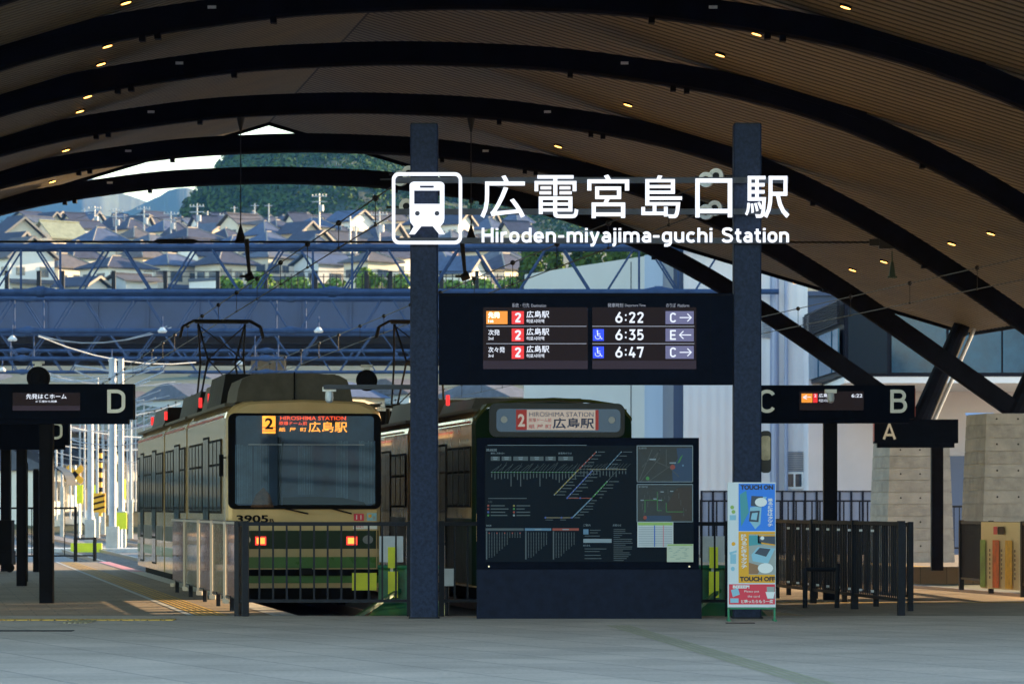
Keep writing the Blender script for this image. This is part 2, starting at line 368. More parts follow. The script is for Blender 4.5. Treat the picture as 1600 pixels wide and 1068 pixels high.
# rails
b = MB()
for c in (-1.5, 2.5):
    for s_ in (-.72, .72):
        a = c+s_; y0, y1 = (52, 254)
        b.beam((AX(a, y0), y0, -.26), (AX(a, y1), y1, -.26), .07, .14)
for s_ in (-.72, .72):
    a = 12.0+s_; b.beam((AX(a, 58.2), 58.2, -.26), (AX(a, 88.4), 88.4, -.26), .07, .14)
    a = -17+s_; b.beam((AX(a, 100), 100, -.26), (AX(a, 254), 254, -.26), .07, .14)
b.beam((AX(-1.5, 150), 150, -.26), (AX(-17, 200), 200, -.26), .07, .14); b.beam((AX(-3, 148), 148, -.26), (AX(-18.4, 200), 200, -.26), .07, .14)
M['railst'] = mat('rail_steel', (.30, .22, .17), .35, .8)
struct(b.build('rails', M['railst']))
b = MB()
for i in range(180):
    y = 101+i*.8
    for c in (-1.5, 2.5): x = AX(c, y); b.box(x-1.05, x+1.05, y-.12, y+.12, -.335, -.30)
M['sleeper'] = mat('concrete_sleeper', (.22, .19, .17), .9, noise=.3, scale=3)
tag(b.build('sleepers', M['sleeper']), 'railway sleepers lying in the ballast beyond the platforms', 'sleepers', kind='stuff')
# ------------------------------------------------------------------ canopy
ARY = [96.9, 88.3, 79.6, 70.9, 63.0, 54.3, 45.6]
def RX(Y): return -6.2 + (98-Y)*TK
DT = [(0, 0), (2.8, .11), (5.6, .50), (7.5, .95), (9.33, 1.68), (11.2, 2.68), (13.07, 3.9), (15.9, 5.9), (16.8, 6.53)]
def drop(s_):
    s_ = abs(s_)
    for (a, b_), (c, d) in zip(DT, DT[1:]):
        if s_ <= c: return b_+(d-b_)*(s_-a)/(c-a)
    return DT[-1][1]+.70*(s_-DT[-1][0])
def dsm(s_): return (drop(s_-.9)+2*drop(s_-.3)+2*drop(s_+.3)+drop(s_+.9))/6 - (drop(-.9)+2*drop(-.3)+2*drop(.3)+drop(.9))/6
AZ = E + 8.40
SZ = E + 9.82; SS = .30
canopy = thing('station_canopy', 'large dark arched canopy with ribbed timber coloured soffit over the tram platforms', 'canopy', (RX(76), 76, 0))
def make_canopy():
    for Y in ARY:
        b = MB(); b.sm = False; cx = RX(Y); N = 72; S0 = 16.4; hw = .17; hh = .19
        ring = []
        for i in range(N+1):
            s_ = -S0+2*S0*i/N; z = AZ-dsm(s_); dz = (dsm(s_+.05)-dsm(s_-.05))/.1; L = math.hypot(1, dz); nx, nz = dz/L, 1/L
            for (oy, on) in ((-hw, hh), (hw, hh), (hw, -hh), (.10, -hh-.045), (-.10, -hh-.045), (-hw, -hh)):
                ring.append((cx+s_+nx*on, Y+oy, z+nz*on))
        k = 6; fs = [(i*k+j, i*k+(j+1) % k, (i+1)*k+(j+1) % k, (i+1)*k+j) for i in range(N) for j in range(k)]
        fs += [tuple(range(k)), tuple(reversed(range(N*k, N*k+k)))]
        b.use(M['arch']).add(ring, fs)
        # raised haunch blocks where the arch meets the deck, bolts, brackets
        for sg in (-1, 1):
            b.use(M['arch'])
            for q in range(6):
                sa = sg*(6.4+q*.36); sb = sg*(6.4+(q+1)*.36)
                za, zb = AZ-dsm(sa), AZ-dsm(sb); lo, hi = (sa, sb) if sa < sb else (sb, sa); zl, zh = (za, zb) if sa < sb else (zb, za)
                b.hexa([(cx+lo, Y-.21, zl+.05), (cx+hi, Y-.21, zh+.05), (cx+hi, Y+.21, zh+.05), (cx+lo, Y+.21, zl+.05)],
                       [(cx+lo, Y-.21, zl+.46), (cx+hi, Y-.21, zh+.46), (cx+hi, Y+.21, zh+.46), (cx+lo, Y+.21, zl+.46)])
            b.use(M['arch'])
            for sb in (3.1, 5.0, 5.25, 9.6, 11.9):
                z = AZ-dsm(sg*sb)-.26; b.box(cx+sg*sb-.05, cx+sg*sb+.05, Y-.12, Y+.1, z-.06, z+.05)
            b.use(M['insul']); z = AZ-dsm(sg*4.1)+.05; b.box(cx+sg*4.1-.07, cx+sg*4.1+.07, Y-.19, Y-.171, z-.02, z+.03)
        b.build('arch_rib', None, canopy)
    # soffit deck: gable of thin boards with gaps under a dark sheet
    b = MB(); y0, y1 = 39.5, 98.0; W = 17.9; n = 28
    dk = []
    for Y in (y0, y1):
        for i in range(2*n+1): s_ = -W+W*i/n; dk.append((RX(Y)+s_, Y, SZ-SS*abs(s_)+.016))
    m_ = 2*n+1; b.use(M['deck']).add(dk, [(i+1, i, m_+i, m_+i+1) for i in range(2*n)])
    dk2 = [(x, y, z+.22) for x, y, z in dk]; b.use(M['roofmetal']).add(dk2, [(i, i+1, m_+i+1, m_+i) for i in range(2*n)])
    b.build('roof_deck', None, canopy)
    b = MB(); pitch = .34; Y = y0
    while Y < y1-.1:
        ya, yb = Y, Y+.20
        for sg in (-1, 1):
            lo, hi = (sg*W, 0) if sg < 0 else (0, sg*W)
            zl, zh = SZ-SS*abs(lo), SZ-SS*abs(hi); xa, xb = RX(ya), RX(yb); g = .03*sg
            l = lo+(.03 if sg > 0 else 0); h = hi-(.03 if sg < 0 else 0)
            b.hexa([(xa+l, ya, zl), (xa+h, ya, zh), (xb+h, yb, zh), (xb+l, yb, zl)], [(xa+l, ya, zl+.012), (xa+h, ya, zh+.012), (xb+h, yb, zh+.012), (xb+l, yb, zl+.012)])
        Y += pitch
    o = b.build('soffit_boards', M['soffit'], canopy)
    b = MB()      # eaves and gable fascia
    for Y in (y0-.06, y1+.06):
        for sg in (-1, 1): b.beam((RX(Y), Y, SZ+.14), (RX(Y)+sg*W, Y, SZ-SS*W+.14), .08, .40)
    for sg in (-1, 1): b.beam((RX(y0)+sg*W, y0, SZ-SS*W+.12), (RX(y1)+sg*W, y1, SZ-SS*W+.12), .1, .36)
    b.build('fascia', M['arch'], canopy)
M['arch'] = mat('dark_arch_steel', (.006, .007, .012), .7, 0, noise=.35, scale=2, spec=.06)
M['deck'] = mat('dark_deck_sheet', (.012, .009, .006), .7)
M['roofmetal'] = mat('roof_sheet_metal', (.35, .36, .38), .45, .4)
M['soffit'] = mat('soffit_board_paint', (.175, .138, .080), .55, noise=.22, scale=.7)
make_canopy()
M['conc2'] = mat('board_marked_concrete_dark', (.27, .275, .262), .85, scale=3.1, bump=.5, col2=(.41, .41, .39))
def make_piers():
    for i, Y in enumerate(ARY[:3]):
        cx = RX(Y)+16.1; a = Y; b = MB(); b.xf = Matrix.Translation((cx, Y, 0)) @ Matrix.Rotation(TROT, 4, 'Z')
        zt = 3.55; wb, wt = .88, .74; db, dt = .95, .85
        zs = [.0, .3, .6, .9, 1.2, 1.5, 1.8, 2.1, 2.4, 2.7, 3.0, 3.3, zt]
        for z0, z1 in zip(zs, zs[1:]):
            f0, f1 = z0/zt, z1/zt; w0 = wb+(wt-wb)*f0; w1 = wb+(wt-wb)*(z1-.012)/zt; d0 = db+(dt-db)*f0; d1 = db+(dt-db)*f1
            b.use(M['conc'] if zs.index(z0) % 2 else M['conc2']).hexa([(-w0, -d0, z0), (w0, -d0, z0), (w0, d0, z0), (-w0, d0, z0)], [(-w1, -d1, z1-.012), (w1, -d1, z1-.012), (w1, d1, z1-.012), (-w1, d1, z1-.012)])
            wi = w1-.025; di = d1-.025
            b.box(-wi, wi, -di, di, z1-.012, z1)
            b.use(M['rubber'])
            for xx in ((-.5, .0, .5) if zs.index(z0) % 2 else ()): b.disc((xx, (z0+z1)/2), .022, -(d0+d1)/2-.006, -(d0+d1)/2+.03, 8)
        b.build('pier', None, canopy)
        b = MB(); p0 = Vector((cx, Y, 3.5))
        for (dx, dy) in ((.25, -.3), (.25, .3)):
            b.use(M['arch']); q = Vector((RX(Y+3*dy)+17.5+.1, Y+9*dy, SZ-SS*17.5+.06))
        # one raking strut up to the eave, plus its downpipe
        q = Vector((RX(Y)+17.4, Y, SZ-SS*17.4+.05)); b.tube(Vector((cx+.12, Y, 3.35)), q, .26, 14, .21)
        b.use(M['galvl']); b.tube(Vector((cx+.55, Y-.1, 3.55)), q+Vector((.30, -.1, -.1)), .05, 8)
        b.tube((cx+.55, Y-.1, 3.55), (cx+.45, Y-.35, 3.2), .05, 8)
        b.build('strut', None, canopy)
make_piers()
# tie rods with hangers
b = MB(); Y = 79.6; zt = P(0, 377, Y)[2]; cx = RX(Y)
b.tube((cx-16, Y, zt), (P(1370, 377, Y)[0], Y, zt-.02), .022, 8)
for px in (275,): x = P(px, 0, Y)[0]; b.tube((x-.35, Y, zt), (x+.35, Y, zt), .05, 8); b.tube((x-.45, Y, zt), (x-.35, Y, zt), .022, 8, .05); b.tube((x+.35, Y, zt), (x+.45, Y, zt), .05, 8, .022)
for px in (376, 736):
    x = P(px, 0, Y)[0]; zz = AZ-dsm(x-cx)-.2
    b.tube((x, Y, zt), (x, Y, zz), .012, 6); b.tube((x, Y, zz+.05), (x, Y, zz-.33), .11, 10, .02); b.tube((x, Y, zt+.33), (x, Y, zt-.02), .02, 10, .12)
    b.box(x-.12, x+.12, Y-.05, Y+.05, zt-.04, zt+.02)
x0, x1 = P(1358, 0, Y)[0], P(1425, 0, Y)[0]; z = P(0, 381, Y)[2]
b.box(x0, x1, Y-.08, Y+.08, z-.04, z+.10); b.box(x0+.2, x0+.5, Y-.1, Y+.1, z-.1, z+.2)
b.build('tie_rod', M['wire'], canopy)
# downlights set into the soffit
def on_soffit(px, py):
    best = None
    for sg in (-1, 1):
        u = (px-800)/F; t = (HOR-py)/F
        # t*d = SZ-E - SS*sg*(u*d - RX(d)),  RX(d) = -6.2+.154*(98-d)
        # => d*(t + SS*sg*(u+TK)) = SZ-E + SS*sg*(-6.2+TK*98)
        d = (SZ-E+SS*sg*(-6.2+TK*98))/(t+SS*sg*(u+TK))
        s_ = u*d-RX(d)
        if s_*sg >= 0: best = (u*d, d, E+t*d, sg)
    return best
LP = [(197, 2), (168, 70), (158, 98), (137, 149), (125, 172), (103, 233), (82, 282), (1321, 9), (1182, 51), (1125, 84), (1074, 113), (981, 162), (943, 184), (872, 227), (838, 245), (757, 290), (1548, 363), (1487, 379), (1381, 407), (1332, 420), (1241, 440)]
def ordn(i): return ('twenty-' if i > 19 and i < 29 else 'thirty-' if i > 29 and i < 39 else '')+['first', 'second', 'third', 'fourth', 'fifth', 'sixth', 'seventh', 'eighth', 'ninth', 'tenth', 'eleventh', 'twelfth', 'thirteenth', 'fourteenth', 'fifteenth', 'sixteenth', 'seventeenth', 'eighteenth', 'nineteenth', 'twentieth'][i if i < 20 else (i-20 if i < 29 else (9 if i == 29 else (i-30)))]
for i, (px, py) in enumerate(LP):
    x, y, z, sg = on_soffit(px, py)
    if i < 7: lab = 'warm recessed downlight, %s from the top in the left hand run of the soffit' % ordn(i)
    elif i < 16: lab = 'warm recessed downlight, %s from the top of the run above the station name' % ordn(i-7)
    else: lab = 'warm recessed downlight, %s from the right in the low run near the right eave' % ordn(i-16)
    t = thing('downlight', lab, 'downlight', (x, y, z), group='warm downlights in the canopy soffit')
    sl_ = -SS*sg
    b = MB(); b.xf = Matrix.Translation((0, 0, -.012)) @ Matrix.Rotation(math.atan(SS)*sg, 4, 'Y')
    b.use(M['arch']).tube((0, 0, -.015), (0, 0, .05), .10, 16); b.build('housing', None, t, False)
    b = MB(); b.xf = Matrix.Translation((0, 0, -.036)) @ Matrix.Rotation(math.atan(SS)*sg, 4, 'Y')
    b.use(M['lamp']).sphere((0, 0, 0), .055, 12, 6, (1.6, 1.1, .22)); b.build('lens', None, t, False)
# ------------------------------------------------------------------ entrance sign frame
SD = 48.8; PXM = SD/F
def X_(px): return (px-800)*PXM
def Z_(py): return E+(HOR-py)*PXM
for px, lab in ((663, 'tall square blue-grey steel pillar left of the departure board'), (1167, 'tall square blue-grey steel pillar right of the departure board, behind the touch banner')):
    t = thing('pillar', lab, 'pillar', (X_(px), SD, 0), group='steel pillars carrying the station name')
    b = MB(); h = Z_(194); r = .175; c = .018
    pts = [(-r+c, -r), (r-c, -r), (r, -r+c), (r, r-c), (r-c, r), (-r+c, r), (-r, r-c), (-r, -r+c)]
    b.extr(pts, .02, h-.02); b.build('shaft', M['steel'], t, False)
    b = MB(); b.extr([(x*.97, y*.97) for x, y in pts], h-.0199, h); b.build('cap', M['rail'], t, False)
    b = MB(); b.extr([(x*1.12, y*1.12) for x, y in pts], 0, .0199); b.build('base_plate', M['rail'], t, False)
# station name sign: three rails, pictogram, letters
sg = thing('station_name_sign', 'illuminated white station name in Japanese and Latin letters with tram pictogram', 'station sign', (X_(920), SD-.3, Z_(330)))
FY = SD-.26
M['railbar'] = mat('sign_rail_paint', (.025, .03, .045), .6, 0, noise=.2, scale=6)
for py in (284, 333, 378):
    b = MB(); b.box(X_(618), X_(1230), FY, FY+.06, Z_(py+4.5), Z_(py-4.5)); b.build('rail', M['railbar'], sg)
b = MB()
for px in (663, 1167):
    for py in (284, 333, 378): b.box(X_(px)-.08, X_(px)+.08, FY+.0605, SD-.176, Z_(py+3.5), Z_(py-3.5))
b.build('bracket', M['railbar'], sg)
def rrect(x0, x1, z0, z1, r, n=6):
    o = []
    for cx, cz, a0 in ((x1-r, z0+r, -90), (x1-r, z1-r, 0), (x0+r, z1-r, 90), (x0+r, z0+r, 180)):
        for i in range(n+1): a = R(a0+90*i/n); o.append((cx+r*math.cos(a), cz+r*math.sin(a)))
    return o
def ring_prism(b, outer, inner, y0, y1):
    n = len(outer); v = []
    for (x, z), (u, w_) in zip(outer, inner): v += [(x, y0, z), (u, y0, w_), (x, y1, z), (u, y1, w_)]
    f = []
    for i in range(n):
        a = 4*i; c = 4*((i+1) % n); f += [(a, c, c+1, a+1), (a, a+2, c+2, c), (a+1, c+1, c+3, a+3), (a+2, a+3, c+3, c+2)]
    b.add(v, f)
def pic():
    b = MB()
    x0, x1, z0, z1 = X_(613.5), X_(722.5), Z_(384), Z_(272.5); tk = .042
    ring_prism(b, rrect(x0, x1, z0, z1, .09), rrect(x0+tk, x1-tk, z0+tk, z1-tk, .055), FY-.05, FY-.012)
    b.build('pictogram_frame', M['white_e'], sg)
    b = MB(); y0, y1 = FY-.05, FY-.012
    L, Rr, T, B = X_(641), X_(695), Z_(287), Z_(356)
    cx = (L+Rr)/2; W0, W1 = X_(648), X_(688); wt, wb = Z_(300.5), Z_(321.5)
    # head with slot, body pieces around the window and two lamps (clean tiling)
    s0, s1, st, sb_ = X_(657), X_(678.5), Z_(291.5), Z_(296.5)
    rr = .06
    top = [(L, st)]+[(L+rr-rr*math.cos(R(a)), T-rr*.8+rr*.8*math.sin(R(a))) for a in (0, 25, 50, 75, 90)]+[(Rr-rr+rr*math.sin(R(a)), T-rr*.8+rr*.8*math.cos(R(a))) for a in (0, 25, 50, 75, 90)]+[(Rr, st)]
    b.prism(list(reversed(top)), y0, y1)
    for a, c, d, e in ((L, s0, sb_, st), (s1, Rr, sb_, st), (L, Rr, wt, sb_), (L, W0, wb, wt), (W1, Rr, wb, wt)): b.prism([(a, d), (c, d), (c, e), (a, e)], y0, y1)
    lz = Z_(336); lr = .031
    zb0 = Z_(344)
    for sgn, lx in ((-1, X_(653)), (1, X_(683.5))):
        pass
    # lower body: outer polygon with two round holes -> ring sectors
    def holed(xa, xb, za, zb, hx, hz, r):
        n = 24; out = []; inn = []
        for i in range(n):
            a = 2*math.pi*i/n; dx, dz = math.cos(a), math.sin(a)
            tx = ((xb-hx) if dx > 0 else (xa-hx))/dx if abs(dx) > 1e-6 else 1e9; tz = ((zb-hz) if dz > 0 else (za-hz))/dz if abs(dz) > 1e-6 else 1e9
            t_ = min(tx, tz); out.append((hx+dx*t_, hz+dz*t_)); inn.append((hx+dx*r, hz+dz*r))
        for cxn, czn in ((xa, za), (xb, za), (xb, zb), (xa, zb)):
            k = min(range(n), key=lambda i: (out[i][0]-cxn)**2+(out[i][1]-czn)**2); out[k] = (cxn, czn)
        ring_prism(b, out, inn, y0, y1)
    holed(L, cx, zb0, wb, X_(653), lz, lr); holed(cx, Rr, zb0, wb, X_(683.5), lz, lr)
    b.prism([(L, zb0), (L+.01, Z_(350)), (L+.05, B), (Rr-.05, B), (Rr-.01, Z_(350)), (Rr, zb0)], y0, y1)
    b.prism([(X_(649), Z_(354)+.0), (X_(640), Z_(368.5)), (X_(649), Z_(368.5)), (X_(659), Z_(356.2))], y0-.001, y1-.001)
    b.prism([(X_(677), Z_(356.2)), (X_(687), Z_(368.5)), (X_(696), Z_(368.5)), (X_(687), Z_(354))], y0-.001, y1-.001)
    b.build('tram_pictogram', M['white_e'], sg)
pic()
M['side_w'] = mat('white_letter_return', (.7, .72, .75), .4)
for ch, x0, x1, y0, y1 in (('広', 751, 820, 277, 343), ('電', 835, 903, 277, 343), ('宮', 917, 982, 276, 343), ('島', 1001, 1064, 277, 343), ('口', 1085, 1142, 282, 342), ('駅', 1162, 1231, 278, 343)):
    b = MB(); b.text(ch, X_(x0), X_(x1), Z_(y1), Z_(y0), FY-.012, off=.004, ext=.035); b.build('japanese_letter', M['white_e'], sg)
for tx, x0, x1 in (('Hiroden', 753, 868), ('-', 872, 881), ('miyajima', 885, 1016), ('-', 1019, 1029), ('guchi', 1033, 1111), ('Station', 1126, 1230)):
    b = MB()
    if tx == '-': b.box(X_(x0), X_(x1), FY-.045, FY-.012, Z_(373.5), Z_(370))
    else: strokes(b, tx, X_(x0), X_(x1), Z_(381), Z_(358.5), FY-.043, w_=.165, gap=.125, ext=.03)
    b.build('latin_lettering', M['white_e'], sg)
# catenary tension wheels behind the frame
def pulley(px, py, lab):
    t = thing('tension_wheel', lab, 'tension wheel', (X_(px), SD+.55, Z_(py)), rz=R(-18), group='grooved white tension wheels behind the sign pillars')
    b = MB(); b.disc((0, 0), .098, -.03, .03, 28, .045); b.build('wheel', M['insul'], t, False)
    b = MB(); b.disc((0, 0), .040, -.05, .05, 12); b.box(-.3, .3, .055, .075, -.012, .012); b.build('hub', M['rail'], t, False)
k = 0
for px, py, pos in ((638, 265, 'upper wheel beside the left pillar'), (624, 273, 'small upper wheel at the outer left above the pictogram'), (634, 317, 'lower wheel inside the left edge of the pictogram'), (1123, 269, 'upper wheel beside the right pillar'), (1107, 275, 'upper outer wheel above the last but one Japanese letter'), (1121, 320, 'lower wheel beside the right pillar'), (1107, 326, 'lower outer wheel inside the box-shaped letter')):
    pulley(px, py, 'white grooved tension wheel, '+pos)
# ------------------------------------------------------------------ departure board
db = thing('departure_board', 'wide dark electronic departure board hung between the two pillars', 'departure board', (X_(915), SD, Z_(530)))
by = SD-.16
b = MB(); b.box(X_(686), X_(1144), by, SD+.1, Z_(601), Z_(459)); b.build('cabinet', M['board'], db)
b = MB()
for px in (734, 1109): b.box(X_(px), X_(px+1), by-.003, by-.0005, Z_(600), Z_(461))
b.box(X_(690), X_(1140), by-.012, by-.0005, Z_(463), Z_(461)); b.build('panel_joint', M['rubber'], db)
b = MB(); b.box(X_(755), X_(918), by-.006, by-.0005, Z_(564), Z_(481)); b.box(X_(925), X_(1087), by-.006, by-.0005, Z_(564), Z_(481)); scr = b.build('screen', M['screen'], db)
b = MB(); b.box(X_(755), X_(918), by-.009, by-.0065, Z_(577), Z_(564)); b.box(X_(925), X_(1087), by-.009, by-.0065, Z_(577), Z_(564)); b.build('screen_footer', M['screen2'], scr)
b = MB()
for py in (511, 538):
    b.box(X_(760), X_(916), by-.009, by-.0065, Z_(py), Z_(py-1)); b.box(X_(925), X_(1084), by-.009, by-.0065, Z_(py), Z_(py-1))
b.build('divider_line', M['white_s'], scr)
ty = by-.0095
def tx(b, s_, x0, x1, y0, y1, y, off=.0): b.text(s_, X_(x0), X_(x1), Z_(y1), Z_(y0), y, off=off)
b = MB(); b.use(M['white_s'])
tx(b, '系統・行先', 800, 827, 474.5, 481, by-.004); tx(b, 'Destination', 830, 853, 476, 480.5, by-.004)
b.build('column_heading', None, db); b = MB(); b.use(M['white_s'])
tx(b, '発車時刻', 949, 973, 474.5, 481, by-.004); tx(b, 'Departure Time', 976, 1008, 476, 481, by-.004)
b.build('column_heading', None, db); b = MB(); b.use(M['white_s'])
tx(b, 'のりば', 1040, 1055, 474.5, 481, by-.004); tx(b, 'Platform', 1058, 1076, 476, 480.5, by-.004)
b.build('column_heading', None, db)
for i, y in enumerate((497, 524, 551)):
    b = MB()
    if i == 0: b.use(M['org_e']); b.box(X_(760), X_(793), ty-.001, ty, Z_(507), Z_(487))
    b.use(M['white_d'])
    if i == 0: b.use(mat('pale_text_on_orange', (.02, .02, .02), .5, emis=(1, .75, .55), estr=.9))
    tx(b, ('先発', '次発', '次々発')[i], 763, (781, 781, 789)[i], y-8.5, y+.5, ty-.004, .012); tx(b, ('1st', '2nd', '3rd')[i], 763, 771, y+3, y+7.5, ty-.004, .01)
    b.build('order_label', None, scr)
    b = MB(); b.use(M['red_e']); b.box(X_(799.5), X_(818.5), ty-.001, ty, Z_(y+10), Z_(y-10)); b.use(M['white_d']); strokes(b, '2', X_(804.5), X_(814), Z_(y+7), Z_(y-7), ty-.004, w_=.19); b.build('route_number', None, scr)
    b = MB(); b.use(M['white_d']); tx(b, '広島駅', 822.5, 858, y-10.5, y+.5, ty-.004, .012); tx(b, '히로시마역', 822.5, 850, y+2.5, y+8.5, ty-.004, .012); b.build('destination', None, scr)
    b = MB(); b.use(M['white_d'])
    tm = ('22', '35', '47')[i]
    strokes(b, '6', X_(961), X_(972), Z_(y+8), Z_(y-8.5), ty-.004, w_=.155)
    b.box(X_(976), X_(978.3), ty-.004, ty-.003, Z_(y+5), Z_(y+2.5)); b.box(X_(976), X_(978.3), ty-.004, ty-.003, Z_(y-2.5), Z_(y-5))
    strokes(b, tm, X_(982), X_(1005), Z_(y+8), Z_(y-8.5), ty-.004, w_=.155, gap=.14)
    b.build('departure_time', None, scr)
    b = MB(); b.use(M['lav_e']); b.box(X_(1039), X_(1083), ty-.001, ty, Z_(y+10), Z_(y-10)); b.use(M['white_d'])
    strokes(b, ('C', 'E', 'C')[i], X_(1046), X_(1055.5), Z_(y+7.5), Z_(y-7.5), ty-.004, w_=.15)
    sgn = (1, -1, 1)[i]; tip = 1070+sgn*9; yy_ = ty-.004
    def ar(p, q, w_=.012):
        p = (X_(p[0]), Z_(y+p[1])); q = (X_(q[0]), Z_(y+q[1])); dx, dz = q[0]-p[0], q[1]-p[1]; l = math.hypot(dx, dz); nx, nz = -dz/l*w_/2, dx/l*w_/2
        b.add([(p[0]-nx, yy_, p[1]-nz), (q[0]-nx, yy_, q[1]-nz), (q[0]+nx, yy_, q[1]+nz), (p[0]+nx, yy_, p[1]+nz)], [(0, 1, 2, 3)]); 
    ar((1070-sgn*9, 0), (tip, 0)); yy_ -= .0004; ar((tip-sgn*6, -6), (tip+sgn*.6, .5)); yy_ -= .0004; ar((tip-sgn*6, 6), (tip+sgn*.6, -.5))
    b.build('platform_label', None, scr)
    if i:
        b = MB(); b.use(M['blue_e']); b.box(X_(926), X_(943), ty-.001, ty, Z_(y+9), Z_(y-9)); b.use(M['white_d'])
        c = (X_(933.5), Z_(y+2.2)); yy = ty-.004
        b.disc((X_(933), Z_(y-6)), .010, yy, yy+.002, 10)
        for a in range(-200, 20, 20):
            a0, a1 = R(a), R(a+20); r1, r0 = .036, .029
            b.prism([(c[0]+r0*math.cos(a0), c[1]+r0*math.sin(a0)), (c[0]+r1*math.cos(a0), c[1]+r1*math.sin(a0)), (c[0]+r1*math.cos(a1), c[1]+r1*math.sin(a1)), (c[0]+r0*math.cos(a1), c[1]+r0*math.sin(a1))], yy, yy+.002)
        def st(p, q, w_=.008):
            p = (X_(p[0]), Z_(y+p[1])); q = (X_(q[0]), Z_(y+q[1])); dx, dz = q[0]-p[0], q[1]-p[1]; l = math.hypot(dx, dz); nx, nz = -dz/l*w_/2, dx/l*w_/2
            b.prism([(p[0]-nx, p[1]-nz), (q[0]-nx, q[1]-nz), (q[0]+nx, q[1]+nz), (p[0]+nx, p[1]+nz)], yy, yy+.002)
        st((933, -4.5), (933.4, 1.5), .012); st((933.2, -2), (937.5, -1.6)); st((933.4, 1.2), (937, 1.4)); st((937, 1.4), (939.2, 6.2)); st((939.2, 6.2), (941, 5.4))
        b.build('wheelchair_symbol', None, scr)
# ------------------------------------------------------------------ information board
ib = thing('information_board', 'dark standing information board with route diagram, timetables and two area maps', 'information board', (X_(920), SD, 0))
iy = SD-.20
b = MB(); b.box(X_(745), X_(1095), iy, SD+.20, .0, Z_(888.5)); b.build('plinth', M['steelp'] if 'steelp' in M else mat('dark_blue_grey_plinth_steel', (.010, .014, .029), .6, 0, spec=.08, noise=.22, scale=9, bump=.15), ib)
b = MB(); b.box(X_(745), X_(1091), iy+.01, SD+.18, Z_(888), Z_(684)); b.build('cabinet', M['board'], ib)
M['panel'] = mat('map_panel_navy', (.002, .008, .017), .3, spec=.06)
b = MB(); b.box(X_(758), X_(1083), iy-.002, iy+.0095, Z_(877), Z_(696)); b.build('display_panel', M['panel'], ib)
M['ln'] = mat('pale_printed_line', (.05, .075, .095), .5); M['lnw'] = mat('bright_printed_line', (.20, .26, .32), .5)
def pm(name, c, e=.35): return mat(name, tuple(k*.40 for k in c), .5)
cY, cB, cG, cR, cO, cT = pm('yellow_route', (.55, .45, .12)), pm('blue_route', (.08, .18, .75)), pm('green_route', (.08, .5, .12)), pm('red_route', (.65, .10, .08)), pm('tan_route', (.40, .34, .22)), pm('light_blue_route', (.2, .45, .75))
py0 = iy-.005
def seg(b, p, q, wd, y=None):
    y = py0 if y is None else y
    p = (X_(p[0]), Z_(p[1])); q = (X_(q[0]), Z_(q[1])); dx, dz = q[0]-p[0], q[1]-p[1]; l = math.hypot(dx, dz); w_ = wd*PXM; nx, nz = -dz/l*w_/2, dx/l*w_/2
    b.add([(p[0]-nx, y, p[1]-nz), (q[0]-nx, y, q[1]-nz), (q[0]+nx, y, q[1]+nz), (p[0]+nx, y, p[1]+nz)], [(0, 1, 2, 3)])
def rct(b, x0, x1, y0, y1, y=None):
    y = py0 if y is None else y; b.add([(X_(x0), y, Z_(y1)), (X_(x1), y, Z_(y1)), (X_(x1), y, Z_(y0)), (X_(x0), y, Z_(y0))], [(0, 1, 2, 3)])
def dot(b, x, y, r, yy): b.add([(X_(x)+r*PXM*math.cos(R(a)), yy, Z_(y)+r*PXM*math.sin(R(a))) for a in range(0, 360, 45)], [tuple(range(8))])
rnd = random.Random(3)
b = MB()
b.use(M['lnw']); rct(b, 762, 916, 695.2, 695.9); rct(b, 1, 1.01, 700, 700.1)
tx(b, '路線図', 760, 776, 701, 705, py0); tx(b, '電車をご利用の方へ', 767, 789, 706.5, 709.5, py0); tx(b, '宮島線のりば', 872, 893, 706.5, 709.5, py0)
b.use(M['ln'])
for x0, x1 in ((767, 781), (784, 799), (802, 825), (828, 849), (852, 868), (872, 895)): rct(b, x0, x1, 713, 719.5)
b.use(M['lnw'])
for x0, x1 in ((767, 781), (784, 799), (802, 825), (828, 849), (852, 868), (872, 895)):
    m_ = (x0+x1)/2; rct(b, m_-3.5, m_+3.5, 714, 715.3, py0-.002); rct(b, m_-3, m_+3, 716.7, 718, py0-.002)
b.use(cG); rct(b, 767, 900, 737.2, 738.0, py0-.001)
for i in range(27):
    x = 768.5+i*5; b.use(M['ln']); L = rnd.choice([5, 6, 7, 8, 9, 14, 20]) if i % 3 == 0 else rnd.uniform(5, 10); rct(b, x-.7, x+.7, 739.5, 739.5+L)
    seg(b, (x, 736), (x+rnd.uniform(7, 14), 736-rnd.uniform(7, 14)), .45); b.use(M['lnw']); dot(b, x, 737.6, .75, py0-.003)
b.use(cO); rct(b, 904, 978, 732.2, 733.6)
for i in range(15):
    x = 907+i*5; b.use(M['ln']); rct(b, x-.7, x+.7, 735.5, 739+rnd.uniform(1, 6)); seg(b, (x, 731), (x+rnd.uniform(5, 9), 731-rnd.uniform(5, 9)), .45); b.use(M['lnw']); dot(b, x, 733, .7, py0-.004)
def line(p, q, c, wd, n, side=1):
    b.use(c); seg(b, p, q, wd, py0-.0015)
    for i in range(n):
        t_ = i/(n-1); x = p[0]+(q[0]-p[0])*t_; y = p[1]+(q[1]-p[1])*t_; b.use(M['lnw']); dot(b, x, y, 1.0, py0-.004)
        b.use(M['ln']); rct(b, x+3, x+8+rnd.uniform(2, 12), y-.6, y+.6)
line((866, 772.5), (904, 733), cY, 1.7, 9); line((904, 733), (931, 706), cR, 1.3, 6); line((886, 777), (925, 735), cB, 1.7, 9)
line((947, 731), (970, 706), cT, 1.0, 5); line((925, 777), (948, 752), cG, 1.7, 6); line((894, 808), (925, 777), cT, 1.8, 8)
b.use(M['ln']); seg(b, (948, 752), (965, 733), .8)
